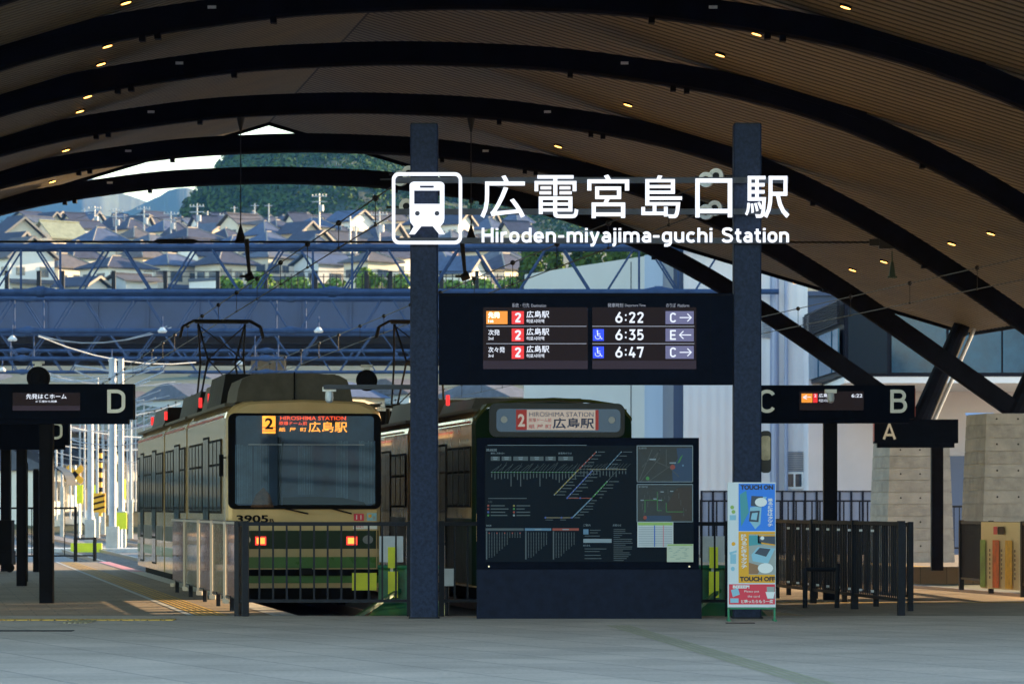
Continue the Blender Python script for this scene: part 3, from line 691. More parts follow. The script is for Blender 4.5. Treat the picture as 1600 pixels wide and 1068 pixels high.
b.use(cR); rct(b, 886, 924, 777.2, 778.3, py0-.001); b.use(cO); rct(b, 852, 893, 807.4, 808.8, py0-.001)
b.use(cB)
for x in (852, 877, 893, 886, 906): dot(b, x, 808 if x != 886 and x != 906 else 777.6, 1.5, py0-.005)
b.use(M['ln']); rct(b, 852, 864, 811, 812); rct(b, 875, 884, 811, 812); rct(b, 763, 823, 777.5, 778.7); tx(b, '凡例', 762, 769, 782, 785, py0)
for i, (c1, c2) in enumerate(((cR, cY), (cR, cG), (cB, cR), (cG, M['lnw']))):
    y = 789.5+i*5; b.use(c1); dot(b, 763, y, 1.7, py0-.003); b.use(c2); dot(b, 803, y, 1.7, py0-.003); b.use(M['ln']); rct(b, 767, 767+rnd.uniform(20, 29), y-.8, y+.8); rct(b, 807, 807+rnd.uniform(10, 24), y-.8, y+.8)
b.build('route_diagram', None, ib)
b = MB()
for x0, x1, hc in ((759, 818, M['ln']), (820, 861, cT), (863, 904, cR)):
    b.use(hc); rct(b, x0, x1, 824.5, 828.2); b.use(M['ln']); rct(b, x0+.5, x0+2.6, 829, 873)
    if hc is not M['ln']: b.use(M['lnw']); rct(b, (x0+x1)/2-5, (x0+x1)/2+5, 825.7, 827.2, py0-.002)
    n = int((x1-x0-6)/4)
    for i in range(n):
        L = 870-max(0, i-1)*3.5 if i < 8 else 838; b.use(M['ln'])
        y = 831
        while y < max(838, L): rct(b, x0+5+i*4, x0+6.3+i*4, y, y+1.5); y += 2.2
        if x0 == 759 and i % 3 == 0: b.use(cR); dot(b, x0+5.6+i*4, 832, 1.1, py0-.003)
b.use(M['lnw']); tx(b, '時刻表', 760, 768, 819, 822, py0); tx(b, 'ご案内', 911, 922, 818, 821.5, py0); tx(b, 'お知らせ', 957, 970, 818, 821.5, py0); tx(b, 'のりかえ', 911, 922, 850, 853, py0)
rct(b, 911, 955, 841, 847); b.use(cT); rct(b, 911, 919, 826, 834); b.use(M['ln'])
for y in (827, 831, 836, 856, 860, 866, 871): rct(b, 921 if y < 834 else 913, 921+rnd.uniform(10, 30), y, y+1.1)
for i in range(17): y = 826+i*3; rct(b, 958, 958+rnd.uniform(10, 30), y, y+1.0)
b.build('timetable', None, ib)
M['mapgrey'] = mat('map_land', (.010, .017, .024), .5, noise=.3, scale=8); M['mapblue'] = mat('map_water', (.004, .035, .10), .5); M['roads'] = mat('map_roads', (.05, .06, .07), .5)
M['brown'] = mat('map_brown', (.022, .012, .012), .5)
def amap(y0, y1, which):
    b = MB(); b.use(M['mapgrey']); rct(b, 995, 1081, y0, y1)
    b.use(M['lnw'])
    for a in ((994, 995.2, y0-1, y1+1), (1080.5, 1081.5, y0-1, y1+1), (994, 1081.5, y0-1.2, y0), (994, 1081.5, y1, y1+1)): rct(b, *a, y=py0-.004)
    q = py0-.0015; q2 = py0-.003
    if which == 0:
        b.use(M['mapblue']); b.add([(X_(x), q, Z_(y)) for x, y in ((1050, 752), (1080, 752), (1080, 700), (1056, 700), (1058, 716), (1049, 730))], [(0, 1, 2, 3, 4, 5)])
        b.use(M['roads'])
        for p, r_ in (((998, 750), (1018, 702)), ((1000, 752), (1030, 715)), ((1012, 752), (1046, 728)), ((1014, 717), (1045, 730)), ((1040, 702), (1040, 730)), ((1020, 716), (1031, 702)), ((1045, 730), (1060, 745)), ((1002, 730), (1014, 717)), ((1030, 702), (1022, 720))): seg(b, p, r_, 1.1, q2)
        b.use(cG); b.add([(X_(x), q2, Z_(y)) for x, y in ((1057, 724), (1062, 714), (1066, 710), (1061, 722))], [(0, 1, 2, 3)]); dot(b, 1011, 747, 3, q2)
        b.use(M['lnw']); tx(b, '周辺案内図', 997, 1009, 698.5, 701.5, q2); rct(b, 1014, 1024, 716.5, 718.5, q2-.001); rct(b, 1045, 1055, 722, 724, q2-.001); b.use(cR); dot(b, 1050, 729.5, 4, q2-.001); b.use(cT); dot(b, 1066, 727, 1.6, q2-.001)
    else:
        b.use(M['mapblue']); rct(b, 1008, 1048, y1-9, y1-1, q); b.use(M['brown']); b.add([(X_(x), q, Z_(y)) for x, y in ((1050, 812), (1080, 812), (1080, 760), (1056, 762), (1040, 790))], [(0, 1, 2, 3, 4)])
        b.use(cG)
        for p, r_ in (((1000, 781), (1035, 781)), ((1026, 768), (1026, 797)), ((1026, 797), (1033, 797)), ((1040, 799), (1068, 799)), ((1040, 785), (1040, 799)), ((1007, 781), (1007, 800))): seg(b, p, r_, .9, q2)
        b.use(M['roads'])
        for i in range(26): x = rnd.uniform(1002, 1072); y = rnd.uniform(763, 800); rct(b, x, x+.8, y, y+rnd.uniform(3, 10), q2-.0005)
        b.use(M['lnw']); tx(b, '乗り場案内図', 997, 1011, 758.5, 761.5, q2-.001)
        for x, y in ((1000, 781), (1020, 779), (1031, 768), (1046, 767), (1028, 781)): rct(b, x, x+5, y-.8, y+.8, q2-.001)
        b.use(cR); dot(b, 1007, y1-6, 3, q2-.001)
    b.build('area_map', None, ib)
amap(697, 752, 0); amap(757, 814, 1)
M['paper'] = mat('white_notice_paper', (.50, .54, .58), .6); M['pgreen'] = mat('green_notice_band', (.28, .45, .12), .6)
M['paperc'] = mat('cream_notice_paper', (.50, .55, .45), .6)
t = thing('paper_notice', 'white paper notice with green header taped to the board under the maps', 'notice', (X_(1023), iy-.01, Z_(835)), group='paper notices taped on the information board')
b = MB(); b.use(M['paper']); b.box(X_(995), X_(1051), iy-.0115, iy-.0095, Z_(854), Z_(815)); b.use(M['pgreen']); rct(b, 996, 1050, 815.5, 820, iy-.013)
b.use(mat('notice_print', (.18, .22, .30), .6))
for i in range(11): rct(b, 997, 1049, 823+i*2.7, 823.7+i*2.7, iy-.0125)
b.use(mat('notice_blue_rule', (.03, .12, .5), .6)); rct(b, 1021, 1022.5, 820, 853, iy-.0135); b.use(mat('notice_red_rule', (.6, .15, .2), .6)); rct(b, 1035, 1036, 820, 853, iy-.0135)
b.build('sheet', None, t)
t = thing('paper_notice', 'small pale yellow map leaflet taped at the bottom right corner of the board', 'notice', (X_(1061), iy-.02, Z_(863)), group='paper notices taped on the information board')
b = MB(); b.use(M['paperc']); b.box(X_(1041), X_(1082), iy-.017, iy-.015, Z_(877), Z_(849)); b.use(M['pgreen']); rct(b, 1042, 1081, 849.5, 851.5, iy-.0185)
b.use(mat('leaflet_print', (.25, .36, .33), .6))
for i in range(22): x = rnd.uniform(1043, 1074); y = rnd.uniform(853, 874); rct(b, x, x+rnd.uniform(2, 7), y, y+.8, iy-.018)
b.build('sheet', None, t)
b = MB()
for px in (764, 1076): b.disc((X_(px), Z_(884)), .012, iy+.004, iy+.012, 10)
b.build('screw', M['chrome'], ib)
# ------------------------------------------------------------------ standing banner
bd = 47.6; Xb = lambda px: (px-800)*bd/F
Zb = lambda py: E+(HOR-py)*bd/F
tb = thing('standing_banner', 'tall standing banner reading TOUCH ON and TOUCH OFF in front of the right pillar', 'banner', (Xb(1175), bd, 0))
b = MB(); b.box(Xb(1137), Xb(1212), bd, bd+.012, Zb(948), Zb(753)); b.build('panel', mat('white_banner_vinyl', (.62, .68, .74), .45), tb)
b = MB()
def rb(x0, x1, y0, y1, k=1): b.add([(Xb(x0), bd-.0015*k, Zb(y1)), (Xb(x1), bd-.0015*k, Zb(y1)), (Xb(x1), bd-.0015*k, Zb(y0)), (Xb(x0), bd-.0015*k, Zb(y0))], [(0, 1, 2, 3)])
def pb(pts, k=2): b.add([(Xb(x), bd-.0015*k, Zb(y)) for x, y in pts], [tuple(range(len(pts)))])
def db_(x, y, rx, ry, k): pb([(x+rx*math.cos(R(a)), y-ry*math.sin(R(a))) for a in range(0, 360, 20)], k)
def tbx(s_, x0, x1, y0, y1, k, off=0): b.text(s_, Xb(x0), Xb(x1), Zb(y1), Zb(y0), bd-.0015*k, off=off)
mB = mat('banner_blue', (.01, .20, .80), .45); mO = mat('banner_orange', (.75, .36, .01), .45); mR = mat('banner_red', (.68, .03, .07), .45)
mK = mat('banner_black_text', (.02, .02, .03), .5); mW = mat('banner_white_text', (.75, .78, .8), .5); mT = mat('banner_teal_photo', (.05, .30, .36), .5); mG = mat('banner_grey_photo', (.32, .36, .36), .5); mBr = mat('banner_brown_photo', (.28, .15, .08), .5); mD = mat('banner_dark_device', (.04, .06, .10), .5); mLb = mat('banner_light_blue_photo', (.25, .50, .65), .5)
b.use(mB); rb(1154, 1211, 755, 829)
b.use(mT); pb([(1156, 772), (1166, 766), (1170, 800), (1158, 822)])
b.use(mLb); pb([(1172, 792), (1190, 790), (1188, 818), (1180, 826), (1170, 812)]); pb([(1175, 775), (1198, 776), (1190, 792), (1174, 790)])
b.use(mD); pb([(1174, 774), (1192, 775), (1190, 791), (1173, 790)], 3); pb([(1172, 798), (1187, 797), (1185, 815), (1170, 814)], 3)
b.use(mLb); pb([(1175, 801), (1184, 800), (1182, 812), (1173, 811)], 4); b.use(mW); db_(1189, 784, 9.5, 7, 5)
b.use(mK); tbx('TOUCH ON', 1157, 1208, 757, 764.5, 4, .05)
b.use(mW)
for i, ch in enumerate('乗るときはタッチ'): tbx(ch, 1199.5, 1207.5, 778+i*5.6, 783+i*5.6, 4, .03)
b.use(mO); rb(1154, 1211, 830, 910)
b.use(mG); pb([(1170, 834), (1211, 834), (1211, 897), (1170, 897)])
b.use(mT); pb([(1170, 836), (1186, 836), (1190, 850), (1170, 852)], 3); b.use(mO); pb([(1184, 835), (1211, 835), (1211, 852), (1184, 848)], 3); b.use(mD); pb([(1186, 837), (1211, 837), (1211, 850), (1186, 846)], 4)
b.use(mLb); pb([(1174, 866), (1184, 854), (1211, 856), (1200, 880), (1176, 876)], 4); b.use(mD); pb([(1179, 864), (1187, 855), (1204, 857), (1197, 869)], 5)
b.use(mBr); pb([(1170, 878), (1190, 884), (1184, 896), (1170, 896)], 4); b.use(mW); db_(1196, 887, 12, 8, 6); db_(1191, 840, 3, 3, 6)
for i, ch in enumerate('降りるときもタッチ'): tbx(ch, 1158, 1167, 834+i*6.0, 839.3+i*6.0, 4, .03)
b.use(mK); tbx('TOUCH OFF', 1156, 1211, 900, 907.5, 4, .05)
b.use(mR); rb(1139, 1211, 912, 943.5)
b.use(mW); tbx('BEEEEP!', 1145, 1171, 913.5, 918.5, 3, .05); tbx('Please put', 1163, 1186, 921.5, 925.5, 3); tbx('the card', 1168, 1187, 929, 932.5, 3); tbx('と鳴ったらもう一度', 1158, 1208, 936, 941.5, 3, .02)
b.use(mLb); pb([(1142, 921), (1153, 918), (1156, 928), (1145, 932)], 4); pb([(1141, 934), (1154, 934), (1154, 941), (1141, 941)], 3); b.use(mG); pb([(1198, 916), (1210, 916), (1210, 935), (1199, 935)], 3); b.use(mW); pb([(1196, 924), (1211, 924), (1208, 934), (1199, 934)], 4)
for x, y, c in ((1144, 792, 'pgreen'), (1146, 799, 'pgreen')): b.use(M[c]); db_(x, y, 3, 3, 2)
b.use(mLb); rb(1140, 1150, 804, 812, 2); db_(1145, 888, 3, 3.5, 2); pb([(1140, 862), (1151, 859), (1151, 862), (1140, 866)]); rb(1141, 1150, 865, 880, 2); b.use(mO); db_(1146, 849, 3, 3, 2)
b.build('printed_artwork', None, tb)
b = MB(); gm = mat('green_stand_paint', (.02, .20, .10), .5)
for px in (1138.5, 1210.5): b.box(Xb(px)-.012, Xb(px)+.012, bd+.015, bd+.035, 0, Zb(755)); b.box(Xb(px)-.014, Xb(px)+.014, bd-.22, bd+.25, 0.0, .02)
b.box(Xb(1139), Xb(1210), bd+.015, bd+.03, Zb(951), Zb(948.5)); b.build('stand_frame', gm, tb)
# ------------------------------------------------------------------ fences
def fence_line(p, q, h=1.12, pitch=.11, post=1.3, bot=.18, bar=.011, postw=.035, first=True, m=None, root=None, label='', cat='fence', name='fence', parent=None, legdrop=0, top=.025, group=None):
    m = m or M['rail']; p = Vector(p); q = Vector(q); L = (q-p).length; d = (q-p)/L
    t = root or thing(name, label, cat, tuple(p), group=group)
    b = MB(); z0 = p.z
    b.beam(p+Vector((0, 0, h-top)), q+Vector((0, 0, h-top)), .05, top*2); b.beam(p+Vector((0, 0, bot)), q+Vector((0, 0, bot)), .04, .04); b.build('top_and_bottom_rail', m, t)
    b = MB(); n = int(L/pitch)
    for i in range(1, n):
        c = p+d*(L*i/n); b.beam(c+Vector((0, 0, bot+.02)), c+Vector((0, 0, h-2*top)), bar*1.0, bar*2.2, up=tuple(d))
    b.build('bars', m, t)
    k = max(1, round(L/post))
    for i in range(k+1):
        c = p+d*(L*i/k); pb_ = MB(); pb_.beam(c+Vector((0, 0, 0)), c+Vector((0, 0, h+.012)), postw*2, postw*2, up=tuple(d)); pb_.build('post', m, t)
    return t
fy = 49.62; fx = lambda px: (px-800)*fy/F
fence_line((fx(384), fy, 0), (fx(640), fy, 0), h=1.22, pitch=.166, post=2.2, bot=.20, label='dark bar fence across the track end left of the left pillar')
fence_line((fx(690), fy, 0), (fx(1137), fy, 0), h=1.22, pitch=.166, post=1.25, bot=.20, label='dark bar fence across the track end behind the information board')
# fence along the left platform edge carrying clear poster panels
pt = thing('poster_fence', 'dark fence with clear poster panels running along the platform beside the front tram', 'fence', (AX(-3.43, 53), 53, 0))
ys = [50.3, 52.4, 54.8, 57.4, 60.4, 63.6]
for i, y in enumerate(ys):
    b = MB(); x = AX(-3.45, y)
    b.use(M['white_post'] if 0 else M['rail']); b.box(x-.03, x+.03, y-.03, y+.03, 0, 1.2)
    b.build('post', None, pt)
b = MB(); b.beam((AX(-3.45, ys[0]), ys[0], 1.2), (AX(-3.45, ys[-1]), ys[-1], 1.2), .05, .05); b.beam((AX(-3.45, ys[0]), ys[0], .2), (AX(-3.45, ys[-1]), ys[-1], .2), .04, .04); b.build('top_and_bottom_rail', M['rail'], pt)
b = MB()
for k in range(100): y = ys[0]+.13*k+.1; x = AX(-3.45, y); b.box(x-.01, x+.01, y-.008, y+.008, .2, 1.17)
b.build('bars', M['rail'], pt)
poscol = [(.16, .14, .15), (.24, .14, .08), (.16, .12, .15), (.08, .14, .07), (.26, .07, .05)]
M['wpost'] = mat('pale_aluminium_frame', (.42, .37, .33), .35, .3)
for i, (ya, yb) in enumerate(zip(ys, ys[1:])):
    a = -3.53; m_ = poster = mat('poster_print', poscol[i], .25, scale=5+i, col2=tuple(min(1, c*1.3+.02) for c in poscol[-1-i]), coat=.6, alpha=.72)
    t = MB(); A0, A1 = (AX(a, ya+.12), ya+.12), (AX(a, yb-.12), yb-.12)
    t.beam((A0[0], A0[1], .70), (A1[0], A1[1], .70), .012, .96)
    o = t.build('poster', m_, pt)
    t = MB()
    for c in (A0,): t.box(c[0]-.03, c[0]+.005, c[1]-.045, c[1]+.045, .16, 1.22)
    t.beam((A0[0]-.015, A0[1], 1.20), (A1[0]-.015, A1[1], 1.20), .02, .03)
    for c in (A0, A1): t.box(c[0]-.04, c[0]+.03, c[1]-.05, c[1]+.05, .10, .16)
    t.build('poster_frame', M['wpost'], o, True) if 0 else None
    o2 = t.build('poster_frame', M['wpost'], pt)
# end gate of the poster fence
fence_line((fx(371), 49.72, 0), (fx(383), 49.66, 0), h=1.22, pitch=.09, post=2, bot=.2, label='short folded end gate of close dark bars beside the poster fence')
# right hand lattice fences
p0 = G(1408, 961); p1 = G(1213, 934)
tr = fence_line((p0[0], p0[1], 0), (p1[0], p1[1], 0), h=1.22, pitch=.125, post=2.9, bot=.20, postw=.045, bar=.014, label='tall dark bar fence receding along the platform right of the touch banner')
b = MB()
for i in range(9):
    t_ = .16+i*.085; x, y = p0[0]+(p1[0]-p0[0])*t_, p0[1]+(p1[1]-p0[1])*t_
    for z in (1.08, .27): b.box(x-.10, x-.06, y-.05, y-.02, z, z+.03)
b.build('white_clip', M['insul'], tr)
# second parallel fence line close behind
fence_line((p0[0]+.35, p0[1]+2.2, 0), (p1[0]+.35, p1[1]+2.2, 0), h=1.20, pitch=.11, post=2.6, bot=.2, bar=.012, label='second bar fence close behind the tall right hand fence')
t = thing('leaning_rail', 'low dark grab rail frame standing against the right hand bar fence', 'rail', tuple(G(1258, 948)))
q0 = G(1258, 949); q1 = G(1308, 949); b = MB()
b.tube((q0[0], q0[1], 0), (q0[0], q0[1], .56), .035, 10); b.tube((q1[0], q1[1], 0), (q1[0], q1[1], .62), .035, 10); b.tube((q0[0], q0[1], .54), (q1[0], q1[1], .54), .03, 10); b.build('frame', M['rail'], t)
# fence with striped banner at the far right
pA = G(1590, 934); pB = G(1502, 921); pC = (AX(9.2, 57), 57, 0)
fence_line((pA[0]+.35, pA[1]-2, 0), (pB[0], pB[1], 0), h=1.18, pitch=.10, post=2.7, bot=.2, bar=.013, postw=.04, label='dark bar fence behind the striped vinyl banner at the far right')
t = thing('vinyl_banner', 'cream vinyl banner with green red and yellow stripes tied to the far right fence', 'banner', (pA[0], pA[1], .2))
u0 = Vector((P(1536, 0, 60.5)[0]-.03, 60.5, 0)); u1 = Vector((P(1596, 0, 58.7)[0]-.03, 58.7, 0)); dd = (u1-u0)
def bq(b, s0, s1, z0, z1, o=0): a = u0+dd*s0; c = u0+dd*s1; n = Vector((-.02-o*.004, -.05-o*.006, 0)); b.add([(a.x+n.x, a.y+n.y, z0), (c.x+n.x, c.y+n.y, z0), (c.x+n.x, c.y+n.y, z1), (a.x+n.x, a.y+n.y, z1)], [(0, 1, 2, 3)])
b = MB(); b.use(mat('cream_vinyl', (.75, .58, .32), .5)).beam(u0+Vector((0, -.03, .66)), u1+Vector((0, -.03, .66)), .01, 1.04)  # cream and stripe colours brightened to look lit from behind
for s0, s1, c in ((0, .14, (.20, .36, .08)), (.33, .50, (.75, .11, .02)), (.66, .84, (.85, .42, .02))): b.use(mat('banner_stripe', c, .5, noise=.3, scale=5)); bq(b, s0, s1, .16, .90, 1)
b.use(mat('banner_print', (.12, .07, .04), .6))
for s0 in (.25, .56, .90):
    for k in range(7): bq(b, s0, s0+.03, .3+k*.07, .34+k*.07, 2)
b.use(mR); bq(b, .36, .46, .99, 1.11, 2); b.use(M['rail']); bq(b, .47, .64, .99, 1.11, 2)
b.build('sheet', None, t)
# fences further away
q0 = P(0, 0, 104); a_ = thing
fence_line((P(-30, 0, 101)[0], 100.3, 0), (P(118, 0, 100.3)[0], 100.3, 0), h=1.42, pitch=.28, post=2.4, bot=.15, label='thin dark fence across the far end of the left platform')
fence_line((P(118, 0, 100.3)[0], 100.3, 0), (P(148, 0, 101)[0], 101, 0), h=.62, pitch=2, post=.6, bot=.15, label='low rail continuing the thin fence beside the left platform end')
fence_line((P(1095, 0, 108)[0], 108, 0), (P(1368, 0, 108)[0], 108, 0), h=1.62, pitch=.22, post=1.9, bot=.15, bar=.02, label='long dark fence in front of the white building, left of the concrete piers')
fence_line((P(1474, 0, 97)[0], 97, .04), (P(1524, 0, 97)[0], 97, .04), h=1.42, pitch=.13, post=.8, bot=.35, label='dark bar fence between the two concrete piers')
# ------------------------------------------------------------------ platform signs
def psign(px0, px1, py0, py1, d, postpx, postw, base, lab, letters, side=None, screen=None, cap=True, name='platform_sign', dep=.32, base_z=0):
    X = lambda px: (px-800)*d/F
    Z = lambda py: E+(HOR-py)*d/F
    t = thing(name, lab, 'platform sign', (X(postpx), d, base_z), group='dark platform letter signs on posts')
    b = MB(); b.box(X(px0), X(px1), d-dep/2, d+dep/2, Z(py1), Z(py0)); b.box(X(px0)+.08, X(px1)-.08, d-dep/2+.03, d+dep/2-.03, Z(py1+7), Z(py1)-.0005); b.build('cabinet', M['board'], t)
    b = MB(); pw = postw*d/F/2; b.box(X(postpx)-pw, X(postpx)+pw, d-pw, d+pw, base_z, Z(py1+7)-.001); b.box(X(postpx)-pw*.7, X(postpx)+pw*.7, d-pw-.01, d-pw-.001, base_z, Z(py1+12)); b.build('post', M['black'], t)
    for (s_, a0, a1, b0, b1) in letters:
        b = MB(); strokes(b, s_, X(a0), X(a1), Z(b1), Z(b0), d-dep/2-.014, w_=.135, ext=.012); b.build('letter', M['sign_white'], t)
    if side: b = MB(); b.box(X(px1)-.002 if side > 0 else X(px0)-.004, X(px1)+.006 if side > 0 else X(px0)+.002, d-dep/2-.003, d+dep/2, Z(py1-3), Z(py0+5)); b.build('side_panel', mat('red_brown_end_panel', (.35, .04, .02), .5), t)
    return t, X, Z, d-dep/2
t, X, Z, y = psign(-90, 210, 600, 655, 56.5, 73, 21, 0, 'dark sign with large white D at the left, on a square post', [('D', 169, 197, 609, 645)])
b = MB(); b.box(X(22), X(127), y-.006, y-.0005, Z(641.5), Z(613.5)); b.build('screen', M['screen'], t)
b = MB(); b.box(X(22), X(127), y-.009, y-.0065, Z(641.5), Z(634)); b.build('screen_footer', M['screen2'], t)
b = MB(); b.text('先発はＣホーム', X(43), X(106), Z(623.5), Z(615.5), y-.0095, off=.012); b.text('C 番線から発車', X(58), X(91), Z(629), Z(625.5), y-.0095, off=.012); b.build('display_text', M['white_d'], t)
t, X, Z, y = psign(-60, 108, 658, 695, 69, 34, 15, 0, 'smaller dark platform sign further along, half hidden behind the large D sign', [('D', 80, 99, 660, 686)])
t, X, Z, y = psign(1150, 1428, 602, 654, 58.5, 1297, 21, 0, 'dark sign with white letters C and B, right of the right pillar', [('C', 1184, 1210, 609, 645), ('B', 1389, 1415, 609, 645)], side=1)
b = MB(); b.box(X(1248), X(1348), y-.006, y-.0005, Z(641), Z(611.5)); b.build('screen', M['screen'], t)
b = MB(); b.use(M['org_e']); b.box(X(1251), X(1268), y-.009, y-.0065, Z(629), Z(615)); b.use(M['red_e']); b.box(X(1269), X(1276), y-.009, y-.0065, Z(629), Z(615))
b.use(M['white_d']); b.text('←', X(1253), X(1266), Z(624), Z(617), y-.011, off=.02); b.text('2', X(1270.5), X(1274.5), Z(620.5), Z(616), y-.011); b.text('広島駅', X(1278), X(1299), Z(621), Z(615), y-.0075, off=.012); b.text('히로시마', X(1278), X(1292), Z(628.5), Z(623.5), y-.0075)
b.text('6:22', X(1329), X(1346), Z(621), Z(615.5), y-.0075, off=.01); b.build('display_text', None, t)
t, X, Z, y = psign(1365, 1496, 655, 692, 86, 1464, 18, 0, 'small dark platform sign with white letter A at the right', [('A', 1378, 1399, 661, 686)], side=-1)
# posts standing on the left platform
def dpost(px0, px1, py0, base, lab, d=None):
    d = GD(base); X = lambda px: (px-800)*d/F
    t = thing('post', lab, 'post', (X((px0+px1)/2), d, 0), group='dark posts on the left platform')
    w_ = (px1-px0)*d/F/2; b = MB(); h = E+(HOR-py0)*d/F; b.box(-w_, w_, -w_, w_, .0, h-.04); b.build('shaft', M['black'], t, False)
    b = MB(); b.box(-w_*.85, w_*.85, -w_*.85, w_*.85, h-.0399, h); b.build('cap', M['rail'], t, False)
dpost(2, 17, 695, 892, 'tall thick dark post at the far left edge of the platform')
dpost(29, 43, 720, 908, 'shorter dark post just left of the D sign post')
dpost(52, 61, 732, 893, 'thin far dark post between the D sign post and the shorter post')
t = thing('waste_cart', 'low dark box on small wheels beside the far left post', 'box', tuple(G(10, 893)))
d = GD(893); b = MB(); X = lambda px: (px-800)*d/F; b.box(X(-12), X(22), d-.4, d+.3, .16, E-(860-HOR)*d/F+.0); b.box(X(-12), X(20), d-.2, d+.3, E-(860-HOR)*d/F, E-(812-HOR)*d/F); b.build('body', M['black'], t)
b = MB(); b.disc((X(19), .10), .10, d-.45, d-.36, 16); b.build('wheel', M['rubber'], t)
# round dark housings, cameras
for px, py, d, lab in ((60, 590, 56.6, 'round dark loudspeaker housing on top of the D sign'), (573, 594, 60.0, 'round dark loudspeaker housing above the front tram roof near the left pillar')):
    x, y, z = P(px, py, d); t = thing('loudspeaker', lab, 'loudspeaker', (x, y, z), group='round dark loudspeakers')
    b = MB(); b.disc((0, 0), .165, -.08, .10, 28); b.disc((0, 0), .13, -.10, -.0801, 28, .11); b.disc((0, 0), .05, -.115, -.0801, 16); b.build('housing', M['black'], t, False)
    b = MB(); b.box(-.05, .05, -.03, .03, .16, .21); b.tube((-.09, 0, .225), (.09, 0, .225), .022, 8); b.build('bracket', M['insul'], t, False)
def camera_(px, py, d, lab, armto=None):
    x, y, z = P(px, py, d); t = thing('security_camera', lab, 'security camera', (x, y, z), group='white security cameras')
    b = MB(); b.box(-.085, .085, -.06, .10, .04, .095); b.build('mount', M['white'], t, False)
    b = MB(); b.tube((0, 0, .04), (0, 0, -.05), .05, 12, .055); b.sphere((0, 0, -.06), .052, 12, 8); b.disc((0, -.065), .022, -.075, -.05, 12); b.build('dome', M['galvl'], t, False)
    return t
t = camera_(514.5, 616, 49.4, 'white dome camera under a thin arm in front of the front tram')
t2 = thing('bracket_arm', 'thin blue-grey horizontal arm reaching left from the left pillar and holding the camera', 'bracket arm', (X_(640), SD, Z_(604)))
b = MB(); b.box(P(506, 0, 49.4)[0], X_(642), 49.3, 49.4, P(0, 608, 49.4)[2], P(0, 601, 49.4)[2]); b.box(X_(642), X_(650), SD+.176, 49.4, P(0, 608, 49.4)[2], P(0, 601, 49.4)[2]); b.build('arm', M['railbar'], t2)
camera_(1298, 618, 57.6, 'white dome camera on the front of the C and B sign')
t = thing('convex_mirror', 'small bracketed mirror on the back right of the right pillar', 'mirror', (X_(1196), SD+.1, Z_(706)))
b = MB(); b.prism(rrect(X_(1190), X_(1207), Z_(738), Z_(672), .05), SD+.24, SD+.29); b.build('housing', M['darkb'], t); b = MB(); b.prism(rrect(X_(1191.5), X_(1205.5), Z_(718), Z_(680), .03), SD+.23, SD+.2395); b.build('mirror_face', mat('painted_mirror_reflection', (.45, .36, .22), .3, noise=.3, scale=8), t)  # reflection painted into the mirror face as a mottled beige colour
